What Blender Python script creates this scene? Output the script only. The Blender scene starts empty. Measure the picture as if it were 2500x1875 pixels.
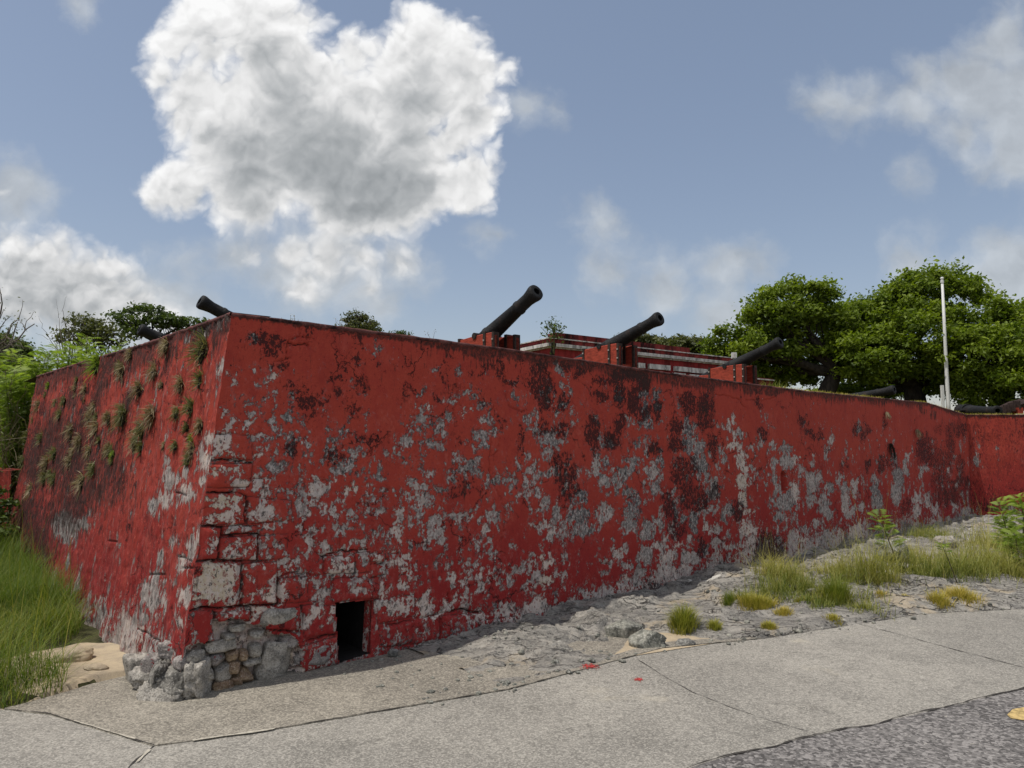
import bpy, math, random
import numpy as np
R = math.radians
C = bpy.context.scene
# ------------------------------------------------------------------ camera
FPX, EYE = 1780.0, 1.7                      # focal length in pixels of the 2500 px wide photo, eye height
PITCH = math.atan((1087 - 937.5) / FPX)
cd = bpy.data.cameras.new('camera'); cam = bpy.data.objects.new('camera', cd)
C.collection.objects.link(cam); C.camera = cam
cd.sensor_width = 36; cd.lens = 36 * FPX / 2500; cd.clip_end = 3000; cd.clip_start = 0.05
cam.location = (0, 0, EYE); cam.rotation_euler = (math.pi / 2 + PITCH, 0, 0)
# ------------------------------------------------------------------ light settings
SUN_A, SUN_B = 0.40, 0.115                   # tilt of the sun towards the battered face / behind the long face
U = np.array([.7507, .6606, 0]); V = np.array([-.6606, .7507, 0]); ZZ = np.array([0, 0, 1.])
sdir = -U * SUN_A + V * SUN_B + ZZ; sdir /= np.linalg.norm(sdir)
SUN_EL = math.asin(sdir[2]); SUN_AZ = math.atan2(sdir[0], sdir[1])
C.view_settings.view_transform = 'Standard'; C.view_settings.look = 'None'
C.view_settings.exposure = 0.55; C.view_settings.gamma = 1
SKY_STR, SUN_STR, CLOUD_STR = 0.100, 2.5, 0.60


# ------------------------------------------------------------------ node helpers
def nd(nt, typ, ins=None, **props):
    n = nt.nodes.new('ShaderNode' + typ)
    for k, v in props.items(): setattr(n, k, v)
    for k, v in (ins or {}).items():
        s = n.inputs[k]
        if isinstance(v, bpy.types.NodeSocket): nt.links.new(v, s)
        elif v is not None:
            if hasattr(s, 'default_value'):
                try: s.default_value = v
                except Exception: s.default_value = (*v, 1)
    return n
def mt(nt, op, a, b=None, c=None, clamp=False):
    d = {0: a}
    if b is not None: d[1] = b
    if c is not None: d[2] = c
    return nd(nt, 'Math', d, operation=op, use_clamp=clamp).outputs[0]
def vm(nt, op, a, b=None):
    d = {0: a}
    if b is not None: d[1] = b
    n = nd(nt, 'VectorMath', d, operation=op)
    return n.outputs['Value'] if op in ('DISTANCE', 'LENGTH', 'DOT_PRODUCT') else n.outputs[0]
def col(c): return (c[0], c[1], c[2], 1) if len(c) == 3 else c
def mx(nt, f, a, b, mode='MIX'):
    n = nt.nodes.new('ShaderNodeMix'); n.data_type = 'RGBA'; n.blend_type = mode
    for i, v in ((0, f), (6, a), (7, b)):
        if isinstance(v, bpy.types.NodeSocket): nt.links.new(v, n.inputs[i])
        else: n.inputs[i].default_value = v if i == 0 else col(v)
    return n.outputs[2]
def ss(nt, x, a, b, lo=0., hi=1.):
    n = nd(nt, 'MapRange', {0: x, 1: a, 2: b, 3: lo, 4: hi}, interpolation_type='SMOOTHSTEP')
    return n.outputs[0]
def noise(nt, vec, scale, detail=4, rough=.55, dist=0., out=0):
    n = nd(nt, 'TexNoise', {'Vector': vec, 'Scale': scale, 'Detail': detail, 'Roughness': rough, 'Distortion': dist})
    return n.outputs[out]
def attr(nt, name): return nd(nt, 'Attribute', attribute_name=name).outputs['Fac']
def pos(nt): return nd(nt, 'NewGeometry').outputs['Position']
def scl(nt, v, s): return vm(nt, 'MULTIPLY', v, s)
def newmat(name):
    m = bpy.data.materials.new(name); m.use_nodes = True
    nt = m.node_tree; nt.nodes.clear()
    return m, nt
def finish(nt, color, rough=.9, height=None, dist=.01, strength=1., spec=.25, metal=0.):
    p = nd(nt, 'BsdfPrincipled', {'Roughness': rough, 'Specular IOR Level': spec, 'Metallic': metal})
    if isinstance(color, bpy.types.NodeSocket): nt.links.new(color, p.inputs['Base Color'])
    else: p.inputs['Base Color'].default_value = col(color)
    if height is not None:
        b = nd(nt, 'Bump', {'Height': height, 'Distance': dist, 'Strength': strength})
        nt.links.new(b.outputs[0], p.inputs['Normal'])
    o = nd(nt, 'OutputMaterial'); nt.links.new(p.outputs[0], o.inputs[0])
    return p


# ------------------------------------------------------------------ picture rays (used only to measure real positions)
CP, SP = math.cos(PITCH), math.sin(PITCH)
def ray(x, y):
    a = (x - 1250) / FPX; b = -(y - 937.5) / FPX
    return np.array([a, CP - b * SP, SP + b * CP])
def at(x, y, Y):
    d = ray(x, y); return d * (Y / d[1]) + np.array([0, 0, EYE])
def ground(x, y, z=0.):
    d = ray(x, y); return d * ((z - EYE) / d[2]) + np.array([0, 0, EYE])

# ------------------------------------------------------------------ world: sky and clouds
w = bpy.data.worlds.new('World'); C.world = w; w.use_nodes = True
nt = w.node_tree; nt.nodes.clear()
def skyblob(x, y, r): d = ray(x, y); return (d[0] / d[1], d[2] / d[1], r / FPX)
A = lambda L: [skyblob(250 + x * .52, y * .52, r * .52) for x, y, r in L]
MAINC = A([(330, 200, 150), (450, 110, 190), (700, 90, 220), (930, 110, 140), (830, 330, 260), (1180, 260, 140), (1480, 160, 165), (1620, 210, 170),
           (1450, 380, 280), (1720, 370, 200), (1880, 340, 90), (1740, 560, 160), (1000, 620, 400), (1300, 780, 380), (640, 600, 290), (420, 430, 170),
           (270, 360, 110), (380, 560, 130), (370, 870, 170), (700, 880, 260), (1150, 900, 250), (1480, 860, 220), (1720, 840, 160), (270, 900, 80), (900, 1180, 120), (1060, 1190, 150), (1200, 1210, 110), (1400, 1230, 90), (1250, 1350, 80), (700, 1180, 60), (960, 1330, 110), (515, 262, 130), (1640, 640, 130)]) \
    + [skyblob(x * .2712, 400 + y * .2712, r * .2712) for x, y, r in
       [(120, 760, 250), (400, 700, 170), (560, 800, 210), (950, 860, 150), (1080, 930, 130), (1000, 1150, 300), (400, 1000, 380), (1100, 1250, 240), (20, 250, 80)]] \
    + [skyblob(*b) for b in [(60, 700, 140), (190, 720, 140), (310, 750, 105), (120, 620, 80), (30, 590, 50), (250, 640, 55), (400, 790, 60)]]
SOFTC = A([(900, 1230, 190), (1100, 1210, 210), (1400, 1230, 130), (1250, 1360, 130), (650, 1190, 100), (980, 1340, 150), (2120, 520, 45), (1960, 530, 60), (1790, 1120, 55), (1270, 1420, 120)]) \
    + [skyblob(*b) for b in [(2450, 110, 80), (2380, 220, 110), (2260, 200, 50), (2500, 250, 130), (2230, 250, 60), (2480, 360, 110), (2030, 240, 60), (2110, 255, 55),
       (1470, 530, 42), (1440, 545, 25), (1740, 655, 45), (1800, 665, 60), (1860, 670, 40), (1500, 660, 60), (1760, 755, 50), (2450, 660, 110), (2230, 640, 60), (2215, 425, 22), (450, 1230 * .52, 40),
       (1780, 790, 70), (2350, 330, 60), (1620, 700, 60), (190, 10, 40), (30, 470, 90), (400, 760, 110), (40, 480, 60)]]
def field_group(name, blobs, k):
    g = bpy.data.node_groups.new(name, 'ShaderNodeTree')
    g.interface.new_socket('P', in_out='INPUT', socket_type='NodeSocketVector')
    g.interface.new_socket('F', in_out='OUTPUT', socket_type='NodeSocketFloat')
    i = g.nodes.new('NodeGroupInput'); o = g.nodes.new('NodeGroupOutput'); acc = None
    for (u, v, r) in blobs:
        f = mt(g, 'SUBTRACT', r, vm(g, 'DISTANCE', i.outputs[0], (u, v, 0)))
        acc = f if acc is None else mt(g, 'SMOOTH_MAX', acc, f, k)
    g.links.new(acc, o.inputs[0]); return g
GM = field_group('cumulus', MAINC, .03); GS = field_group('thin_cloud', SOFTC, .03)
dirv = nd(nt, 'TexCoord').outputs['Generated']
sep = nd(nt, 'SeparateXYZ', {0: dirv})
yy = mt(nt, 'MAXIMUM', sep.outputs[1], .08)
P = nd(nt, 'CombineXYZ', {0: mt(nt, 'DIVIDE', sep.outputs[0], yy), 1: mt(nt, 'DIVIDE', sep.outputs[2], yy)}).outputs[0]
def cfield(grp, shift, warp=.02, det=9):
    q = vm(nt, 'ADD', P, shift)
    n1 = noise(nt, q, 9, det, .6, out=1)
    q2 = vm(nt, 'ADD', q, scl(nt, vm(nt, 'SUBTRACT', n1, (.5, .5, .5)), (warp, warp, 0)))
    gn = nt.nodes.new('ShaderNodeGroup'); gn.node_tree = grp
    nt.links.new(q2, gn.inputs[0]); return gn.outputs[0], q2
FM, Q = cfield(GM, (0, 0, 0), .06)
bil = noise(nt, Q, 16, 8, .55)
def billow(q):
    r_ = None
    for sc_, wt_ in ((9, .5), (21, .32), (46, .18)):
        b_ = mt(nt, 'MULTIPLY', mt(nt, 'ABSOLUTE', mt(nt, 'MULTIPLY_ADD', noise(nt, q, sc_, 1.5, .5), 2, -1)), wt_)
        r_ = b_ if r_ is None else mt(nt, 'ADD', r_, b_)
    return r_
B0 = billow(Q); B1 = billow(vm(nt, 'ADD', Q, (-.004, .014, 0)))
FMn = mt(nt, 'ADD', mt(nt, 'ADD', FM, mt(nt, 'MULTIPLY', mt(nt, 'SUBTRACT', bil, .5), .03)), mt(nt, 'MULTIPLY', mt(nt, 'SUBTRACT', B0, .22), .075))
aM = ss(nt, FMn, -.012, mt(nt, 'MULTIPLY', ss(nt, sep.outputs[2], .34, .2, .14, .28), .1))
up, _ = cfield(GM, (-.012, .052, 0), .05, 3)
thick = mt(nt, 'MULTIPLY', ss(nt, up, -.03, .075), mt(nt, 'MULTIPLY', ss(nt, FM, -.005, .055), ss(nt, sep.outputs[2], .16, .34, .5, 1.)))
relief = mt(nt, 'SUBTRACT', noise(nt, Q, 11, 7, .5), noise(nt, vm(nt, 'ADD', Q, (-.006, .022, 0)), 11, 7, .5))
big = noise(nt, vm(nt, 'ADD', P, (3.1, .2, 0)), 4.5, 2, .5)
rel2 = mt(nt, 'ADD', mt(nt, 'MULTIPLY', relief, .45), mt(nt, 'MULTIPLY', mt(nt, 'SUBTRACT', B0, B1), .9))
rel2 = mt(nt, 'MULTIPLY', rel2, mt(nt, 'SUBTRACT', 1, mt(nt, 'MULTIPLY', thick, .55)))
shade = mt(nt, 'SUBTRACT', mt(nt, 'ADD', 1.03, rel2), mt(nt, 'MULTIPLY', thick, mt(nt, 'ADD', .34, mt(nt, 'MULTIPLY', big, .20))))
shade = mt(nt, 'SUBTRACT', shade, mt(nt, 'MULTIPLY', ss(nt, sep.outputs[2], .42, .12), .22))
shade = mt(nt, 'MINIMUM', mt(nt, 'MAXIMUM', shade, .48), 1.1)
ccol = mx(nt, ss(nt, shade, .4, .95), (.70, .75, .79), (1, 1, 1))
FS, _ = cfield(GS, (0, 0, 0), .085)
FSn = mt(nt, 'ADD', FS, mt(nt, 'MULTIPLY', mt(nt, 'SUBTRACT', bil, .5), .10))
aS = mt(nt, 'MULTIPLY', ss(nt, FSn, -.03, .035), .78)
front = ss(nt, sep.outputs[1], .1, .2)
back = mt(nt, 'MULTIPLY', ss(nt, noise(nt, dirv, 2.2, 7, .55), .46, .6), mt(nt, 'SUBTRACT', 1, front))
sky = nd(nt, 'TexSky', sky_type='NISHITA', sun_disc=False, sun_elevation=SUN_EL, sun_rotation=SUN_AZ, altitude=0, air_density=1.0, dust_density=1.2, ozone_density=1.2)
skyc = mx(nt, 1., sky.outputs[0], (1.09, .93, .82), 'MULTIPLY')
skyc = mx(nt, .34, skyc, (1.75, 2.32, 3.3))
bg = nd(nt, 'Background', {0: skyc, 1: SKY_STR})
bgS = nd(nt, 'Background', {0: (.80, .85, .90, 1), 1: mt(nt, 'MULTIPLY', CLOUD_STR, mt(nt, 'ADD', .74, mt(nt, 'MULTIPLY', relief, .8)))})
bgM = nd(nt, 'Background', {0: ccol, 1: mt(nt, 'MULTIPLY', shade, CLOUD_STR)})
m1 = nd(nt, 'MixShader', {0: mt(nt, 'MULTIPLY', aS, front), 1: bg.outputs[0], 2: bgS.outputs[0]})
m2 = nd(nt, 'MixShader', {0: mt(nt, 'MAXIMUM', mt(nt, 'MULTIPLY', aM, front), back), 1: m1.outputs[0], 2: bgM.outputs[0]})
nt.links.new(m2.outputs[0], nd(nt, 'OutputWorld').inputs[0])
w.cycles.sampling_method = 'MANUAL'; w.cycles.sample_map_resolution = 512
# ------------------------------------------------------------------ sun
ld = bpy.data.lights.new('sun', 'SUN'); ld.energy = SUN_STR; ld.angle = R(.6); ld.color = (1, .95, .87)
so = bpy.data.objects.new('sun', ld); C.collection.objects.link(so)
from mathutils import Vector
so.rotation_euler = Vector(sdir).to_track_quat('Z', 'Y').to_euler(); so.location = (0, 0, 40)
C.cycles.max_bounces = 6; C.cycles.transparent_max_bounces = 4

# ------------------------------------------------------------------ mesh helpers
rng = np.random.default_rng(7); random.seed(7)
def hash3(i, j, k, s=0):
    n = (i.astype(np.int64) * 73856093) ^ (j.astype(np.int64) * 19349663) ^ (k.astype(np.int64) * 83492791) ^ (s * 2654435761)
    n = (n ^ (n >> 13)) * 1274126177 & 0x7fffffff
    n = (n ^ (n >> 16)) * 1911520717 & 0x7fffffff
    return (n & 0xffff) / 65535.0
def vnoise(p, s=0):
    p = np.asarray(p, float); f = np.floor(p); d = p - f; d = d * d * (3 - 2 * d); i = f.astype(np.int64); r = 0
    for a in (0, 1):
        for b in (0, 1):
            for c in (0, 1):
                wgt = (d[:, 0] if a else 1 - d[:, 0]) * (d[:, 1] if b else 1 - d[:, 1]) * (d[:, 2] if c else 1 - d[:, 2])
                r = r + wgt * hash3(i[:, 0] + a, i[:, 1] + b, i[:, 2] + c, s)
    return r * 2 - 1
def fbm(p, o=4, s=0, g=.5):
    p = np.asarray(p, float); r = 0; a = 1.; t = 0
    for k in range(o):
        r = r + a * vnoise(p * 2 ** k + 17.3 * k, s + k); t += a; a *= g
    return r / t
def link(name, me, mat, parent=None, kind=None):
    o = bpy.data.objects.new(name, me); C.collection.objects.link(o)
    for m in (mat if isinstance(mat, (list, tuple)) else [mat]):
        if m: me.materials.append(m)
    if parent is not None: o.parent = parent
    if kind: o['kind'] = kind
    return o
def mesh(name, verts, faces, mat, parent=None, smooth=True, attrs=None, kind=None, mi=None):
    """faces: int array (n,4)/(n,3) or list of arrays of such"""
    me = bpy.data.meshes.new(name)
    verts = np.asarray(verts, np.float32).reshape(-1, 3)
    fl = faces if isinstance(faces, list) and isinstance(faces[0], np.ndarray) else [np.asarray(faces)]
    fl = [np.asarray(f, np.int32) for f in fl if len(f)]
    me.vertices.add(len(verts)); me.vertices.foreach_set('co', verts.ravel())
    li = np.concatenate([f.ravel() for f in fl]); ls = np.concatenate([np.full(len(f), f.shape[1], np.int32) for f in fl])
    st = np.concatenate([[0], np.cumsum(ls)[:-1]]).astype(np.int32)
    me.loops.add(len(li)); me.loops.foreach_set('vertex_index', li)
    me.polygons.add(len(ls)); me.polygons.foreach_set('loop_start', st)
    me.update(calc_edges=True)
    me.polygons.foreach_set('use_smooth', np.full(len(ls), bool(smooth)))
    if mi is not None: me.polygons.foreach_set('material_index', np.asarray(mi, np.int32))
    for k, v in (attrs or {}).items():
        a = me.attributes.new(k, 'FLOAT', 'POINT'); a.data.foreach_set('value', np.asarray(v, np.float32).ravel())
    me.validate(); me.update()
    return link(name, me, mat, parent, kind)
def tag(o, label, cat, group=None):
    o['label'] = label; o['category'] = cat
    if group: o['group'] = group
    return o
def empty(name, loc, label, cat, group=None):
    o = bpy.data.objects.new(name, None); C.collection.objects.link(o); o.location = loc
    o.empty_display_size = .1
    return tag(o, label, cat, group)
def adopt(parent, *kids):
    """parent world-space built parts under an empty, keeping their place"""
    for k in kids:
        k.parent = parent; k.location = -Vector(parent.location) + Vector(k.location)
class MB:
    """collects quads/tris of several shapes for one mesh"""
    def __init__(s): s.v = []; s.q = []; s.t = []; s.n = 0; s.a = []
    def add(s, v, q=None, t=None, a=0.):
        v = np.asarray(v, float).reshape(-1, 3)
        if q is not None and len(q): s.q.append(np.asarray(q) + s.n)
        if t is not None and len(t): s.t.append(np.asarray(t) + s.n)
        s.v.append(v); s.a.append(np.broadcast_to(np.asarray(a, float), (len(v),))); s.n += len(v); return s
    def box(s, c, e, M=None, a=0.):
        """centre, full extents, optional 3 axes as rows"""
        sg = np.array([[x, y, z] for x in (-.5, .5) for y in (-.5, .5) for z in (-.5, .5)]) * np.asarray(e)
        if M is not None: sg = sg @ np.asarray(M)
        return s.add(sg + np.asarray(c), [[0, 1, 3, 2], [4, 6, 7, 5], [0, 4, 5, 1], [2, 3, 7, 6], [0, 2, 6, 4], [1, 5, 7, 3]], a=a)
    def tube(s, pts, rad, n=8, cap=True, a=0.):
        pts = np.asarray(pts, float); m = len(pts); rad = np.broadcast_to(np.asarray(rad, float), (m,))
        T = np.gradient(pts, axis=0); T /= np.linalg.norm(T, axis=1)[:, None] + 1e-9
        ref = np.array([0, 0, 1.]) if abs(T[0][2]) < .9 else np.array([1., 0, 0])
        ang = np.linspace(0, 2 * math.pi, n, endpoint=False); out = []
        for i in range(m):
            x = np.cross(ref, T[i]); x /= np.linalg.norm(x) + 1e-9; y = np.cross(T[i], x)
            out.append(pts[i] + rad[i] * (np.cos(ang)[:, None] * x + np.sin(ang)[:, None] * y))
        q = [[i * n + j, i * n + (j + 1) % n, (i + 1) * n + (j + 1) % n, (i + 1) * n + j] for i in range(m - 1) for j in range(n)]
        v = np.concatenate(out); t = []
        if cap:
            v = np.concatenate([v, pts[:1], pts[-1:]]); b = m * n
            t = [[b, (j + 1) % n, j] for j in range(n)] + [[b + 1, (m - 1) * n + j, (m - 1) * n + (j + 1) % n] for j in range(n)]
        return s.add(v, q, t, a)
    def build(s, name, mat, parent=None, smooth=False, kind=None, an='tint'):
        f = []
        if s.q: f.append(np.concatenate(s.q))
        if s.t: f.append(np.concatenate(s.t))
        return mesh(name, np.concatenate(s.v), f, mat, parent, smooth, {an: np.concatenate(s.a)}, kind)
def gridfaces(nc, nr):
    i, j = np.meshgrid(np.arange(nc - 1), np.arange(nr - 1), indexing='ij')
    a = (i * nr + j).ravel(); return np.stack([a, a + nr, a + nr + 1, a + 1], 1)
# ------------------------------------------------------------------ materials
def wall_material(name, streak, rough_b, bd=.006, grit=0.):
    m, nt = newmat(name); p = pos(nt)
    ps = scl(nt, p, (1, 1, streak))
    peel, tone, dark, stain, joint = (attr(nt, k) for k in ('peel', 'tone', 'dark', 'stain', 'joint'))
    z = nd(nt, 'SeparateXYZ', {0: p}).outputs[2]
    nA = noise(nt, ps, 14, 5, .6); nB = noise(nt, ps, 55, 4, .6); nC = noise(nt, p, 160, 3, .6); nL = noise(nt, ps, 1.3, 4, .6)
    # ---- red limewash: older orange red high up, newer crimson near the ground
    hi = ss(nt, mt(nt, 'ADD', z, mt(nt, 'MULTIPLY', nL, 1.6)), 1.0, 2.6)
    red = mx(nt, hi, (.26, .022, .021), (.38, .054, .034))
    red = mx(nt, ss(nt, nA, .42, .75, 0, .55), red, mx(nt, hi, (.20, .015, .019), (.29, .030, .026)))
    red = mx(nt, ss(nt, noise(nt, ps, 4.5, 6, .65), .56, .74, 0, .5), red, (.46, .085, .062))
    red = mx(nt, ss(nt, nC, .35, .8, 0, .35), red, (.15, .013, .013))
    if grit:
        red = mx(nt, ss(nt, noise(nt, scl(nt, p, (1, 1, .5)), 30, 6, .75), .50, .62, 0, grit), red, (.095, .016, .016))
        red = mx(nt, ss(nt, noise(nt, scl(nt, p, (1, 1, .22)), 9, 6, .7), .52, .68, 0, grit), red, (.12, .02, .02))
        red = mx(nt, ss(nt, noise(nt, scl(nt, p, (1, 1, .6)), 38, 5, .7), .57, .68, 0, .7), red, (.58, .13, .10))
    else:
        red = mx(nt, ss(nt, noise(nt, vm(nt, 'ADD', p, (9, 2, 4)), 33, 7, .8), .575, .64, 0, .75), red, (.10, .012, .012))
        red = mx(nt, ss(nt, noise(nt, scl(nt, p, (1, 1, .4)), 2.4, 6, .7), .5, .72, 0, .45), red, (.20, .022, .02))
    # ---- bare render / plaster under the paint
    e = mt(nt, 'ADD', mt(nt, 'MULTIPLY', mt(nt, 'SUBTRACT', nA, .5), .17), mt(nt, 'ADD', mt(nt, 'MULTIPLY', mt(nt, 'SUBTRACT', noise(nt, ps, 26, 8, .82), .5), .25), mt(nt, 'MULTIPLY', mt(nt, 'SUBTRACT', nB, .5), .08)))
    pv = mt(nt, 'SUBTRACT', mt(nt, 'ADD', peel, e), .006)
    pm = ss(nt, pv, -.004, .005)
    tn = mt(nt, 'ADD', tone, mt(nt, 'MULTIPLY', mt(nt, 'SUBTRACT', nA, .52), 1.1))
    rp = nd(nt, 'ValToRGB', {0: mt(nt, 'ADD', mt(nt, 'MULTIPLY', tn, .8), .2)})
    cr = rp.color_ramp; cr.elements[0].position = 0; cr.elements[0].color = (.46, .385, .29, 1); cr.elements[1].position = 1; cr.elements[1].color = (.045, .045, .048, 1)
    for q, c in ((.2, (.55, .45, .395)), (.4, (.34, .29, .265)), (.6, (.165, .15, .142)), (.8, (.075, .075, .078))): x = cr.elements.new(q); x.color = (*c, 1)
    pc = rp.outputs[0]
    pc = mx(nt, ss(nt, noise(nt, ps, 36, 6, .8), .48, .57, 0, .85), pc, mx(nt, .7, pc, (.56, .50, .475)))
    pc = mx(nt, ss(nt, noise(nt, ps, 21, 7, .8), .53, .60, 0, .88), pc, (.03, .027, .028))
    pc = mx(nt, ss(nt, noise(nt, vm(nt, 'ADD', ps, (5, 3, 1)), 30, 5, .65), .56, .64, 0, .75), pc, (.17, .032, .032))
    wash = mt(nt, 'MULTIPLY', ss(nt, pv, -.045, -.004), ss(nt, noise(nt, ps, 27, 6, .75), .44, .6, 0, .48))
    red = mx(nt, wash, red, (.47, .155, .135))
    red = mx(nt, mt(nt, 'MULTIPLY', ss(nt, noise(nt, ps, 3.1, 6, .7), .55, .68), ss(nt, noise(nt, ps, 31, 5, .75), .42, .62, 0, .34)), red, (.50, .13, .09))
    c = mx(nt, pm, red, pc)
    rim = mt(nt, 'MULTIPLY', ss(nt, pv, -.014, -.002), mt(nt, 'SUBTRACT', 1, pm))
    c = mx(nt, mt(nt, 'MULTIPLY', rim, ss(nt, nB, .4, .6, 0, .8)), c, (.07, .016, .016))
    # ---- black mould speckle and stains
    dn = mt(nt, 'ADD', mt(nt, 'MULTIPLY', noise(nt, ps, 33, 7, .8, .5), 1.0), mt(nt, 'MULTIPLY', dark, 1.0))
    dm = ss(nt, dn, .58, .615)
    c = mx(nt, mt(nt, 'MULTIPLY', dm, .88), c, (.022, .011, .012))
    sm = ss(nt, mt(nt, 'ADD', stain, mt(nt, 'MULTIPLY', mt(nt, 'SUBTRACT', noise(nt, scl(nt, p, (1, 1, .13)), 26, 6, .7), .5), 2.3)), .26, .56)
    c = mx(nt, mt(nt, 'MULTIPLY', mt(nt, 'MULTIPLY', sm, ss(nt, noise(nt, ps, 30, 7, .8), .38, .56, .45, 1.)), .92), c, mx(nt, nA, (.016, .012, .010), (.052, .026, .022)))
    # ---- hairline cracks
    wv = vm(nt, 'ADD', p, scl(nt, vm(nt, 'SUBTRACT', noise(nt, p, 5, 5, .65, out=1), (.5, .5, .5)), (.35, .35, .35)))
    vd = nd(nt, 'TexVoronoi', {'Vector': wv, 'Scale': 2.3}, feature='DISTANCE_TO_EDGE').outputs[0]
    ck = mt(nt, 'MULTIPLY', ss(nt, vd, .016, .004), ss(nt, noise(nt, p, 1.7, 3, .5), .5, .58))
    ck = mt(nt, 'MULTIPLY', ck, mt(nt, 'SUBTRACT', 1, mt(nt, 'MULTIPLY', pm, .7)))
    c = mx(nt, mt(nt, 'MULTIPLY', ck, .85), c, (.02, .009, .009))
    c = mx(nt, mt(nt, 'MULTIPLY', ss(nt, joint, .25, .8), .85), c, (.03, .024, .022))
    sp = ss(nt, noise(nt, p, 75, 2, .5), .74, .77)
    c = mx(nt, mt(nt, 'MULTIPLY', sp, .6), c, (.34, .27, .24))
    h = mt(nt, 'ADD', mt(nt, 'MULTIPLY', mt(nt, 'SUBTRACT', 1, pm), .9), mt(nt, 'MULTIPLY', nB, .6))
    h = mt(nt, 'ADD', h, mt(nt, 'MULTIPLY', nC, rough_b)); h = mt(nt, 'SUBTRACT', h, mt(nt, 'MULTIPLY', ck, .9))
    h = mt(nt, 'SUBTRACT', h, mt(nt, 'MULTIPLY', dm, .3))
    finish(nt, c, .88, h, bd, .9, spec=.2)
    return m
M_WALL = wall_material('red_limewash', .75, .35)
M_WALLR = wall_material('red_roughcast', .34, 1.2, .014, .7)

def stone_material(name, a, b, red=0., sc=18):
    m, nt = newmat(name); p = nd(nt, 'TexCoord').outputs['Object']
    n1 = noise(nt, p, sc, 6, .65); n2 = noise(nt, p, sc * 5, 4, .7); n3 = noise(nt, p, sc * .9, 4, .6)
    c = mx(nt, ss(nt, n1, .35, .65), a, b)
    c = mx(nt, ss(nt, n2, .52, .68, 0, .8), c, (.05, .047, .045))
    c = mx(nt, ss(nt, n2, .48, .32, 0, .5), c, (.6, .57, .52))
    if red: c = mx(nt, ss(nt, n3, .62 - red * .3, .645 - red * .3), c, mx(nt, n1, (.14, .012, .014), (.21, .022, .022)))
    h = mt(nt, 'ADD', n1, mt(nt, 'MULTIPLY', n2, .5))
    finish(nt, c, .92, h, .02, .8, spec=.15); return m
M_STONE = stone_material('crusted_limestone', (.40, .37, .325), (.20, .186, .165))
M_STONER = stone_material('painted_limestone', (.30, .27, .25), (.16, .145, .14), .05)
M_STONET = stone_material('tan_rubble', (.34, .25, .16), (.2, .13, .085))
M_BOULD = stone_material('dark_boulder', (.23, .225, .205), (.085, .085, .08), sc=14)
M_GREEN = stone_material('grey_green_rock', (.27, .265, .225), (.085, .088, .078), sc=9)

def concrete_material(name, a, b, speck, gritsc=62, patch=None):
    m, nt = newmat(name); p = pos(nt)
    n0 = noise(nt, p, .55, 5, .6); n1 = noise(nt, p, 3.2, 6, .65); n2 = noise(nt, p, gritsc * .7, 7, .82); n3 = noise(nt, p, gritsc * .3, 5, .75)
    c = mx(nt, ss(nt, n0, .36, .66), a, b)
    c = mx(nt, ss(nt, noise(nt, p, 1.3, 6, .7), .52, .68, 0, .42), c, tuple(x * .62 for x in a))
    c = mx(nt, ss(nt, n1, .4, .75, 0, .5), c, tuple(x * .62 for x in a))
    vr = nd(nt, 'SeparateXYZ', {0: nd(nt, 'TexVoronoi', {'Vector': p, 'Scale': gritsc * 1.75, 'Randomness': 1.}).outputs['Color']}).outputs[0]
    g_ = mt(nt, 'ADD', mt(nt, 'MULTIPLY', vr, .62), mt(nt, 'MULTIPLY', n2, .8))
    c = mx(nt, ss(nt, g_, .70, 1.0, 0, speck), c, tuple(min(1, x * 1.8) for x in b))
    c = mx(nt, ss(nt, g_, .68, .42, 0, speck), c, tuple(x * .28 for x in a))
    c = mx(nt, ss(nt, n3, .53, .66, 0, .6), c, tuple(x * .5 for x in a))
    fl = ss(nt, noise(nt, scl(nt, p, (1, 2.2, 1)), 28, 3, .5), .715, .735)
    c = mx(nt, mt(nt, 'MULTIPLY', fl, .7), c, (.62, .58, .5))
    if patch: c = mx(nt, ss(nt, noise(nt, p, 1.1, 5, .6), .60, .74, 0, .8), c, patch)
    h = mt(nt, 'ADD', mt(nt, 'MULTIPLY', n2, .7), n3)
    finish(nt, c, .9, h, .006, .8, spec=.2); return m
M_CONC = concrete_material('worn_concrete', (.225, .212, .187), (.305, .286, .25), .36, patch=(.40, .36, .285))
M_APRON = concrete_material('darker_concrete', (.195, .177, .148), (.28, .255, .21), .42, patch=(.37, .34, .27))
M_ASPH = concrete_material('coarse_asphalt', (.105, .098, .095), (.19, .178, .168), .62, 34)
def flat(name, c, rough=.9, var=.25, sc=20, streak=(1, 1, 1), spec=.2, metal=0, bump=.004):
    m, nt = newmat(name); p = scl(nt, nd(nt, 'TexCoord').outputs['Object'], streak)
    n = noise(nt, p, sc, 5, .65); n2 = noise(nt, p, sc * 6, 3, .6)
    cc = mx(nt, ss(nt, n, .35, .68), c, tuple(x * (1 - var * 1.6) for x in c)); cc = mx(nt, ss(nt, n2, .5, .75, 0, var), cc, tuple(min(1, x * 1.5 + .01) for x in c))
    finish(nt, cc, rough, mt(nt, 'ADD', n, mt(nt, 'MULTIPLY', n2, .4)), bump, .8, spec, metal); return m
M_JOINT = flat('joint_grime', (.055, .05, .045), sc=40)
M_JLIGHT = flat('pale_mortar', (.5, .46, .38), sc=40)
M_REDSPRAY = flat('red_overspray', (.45, .055, .05), sc=60, var=.4)
M_YELLOW = flat('worn_yellow_paint', (.55, .40, .17), sc=30, var=.35)
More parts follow.
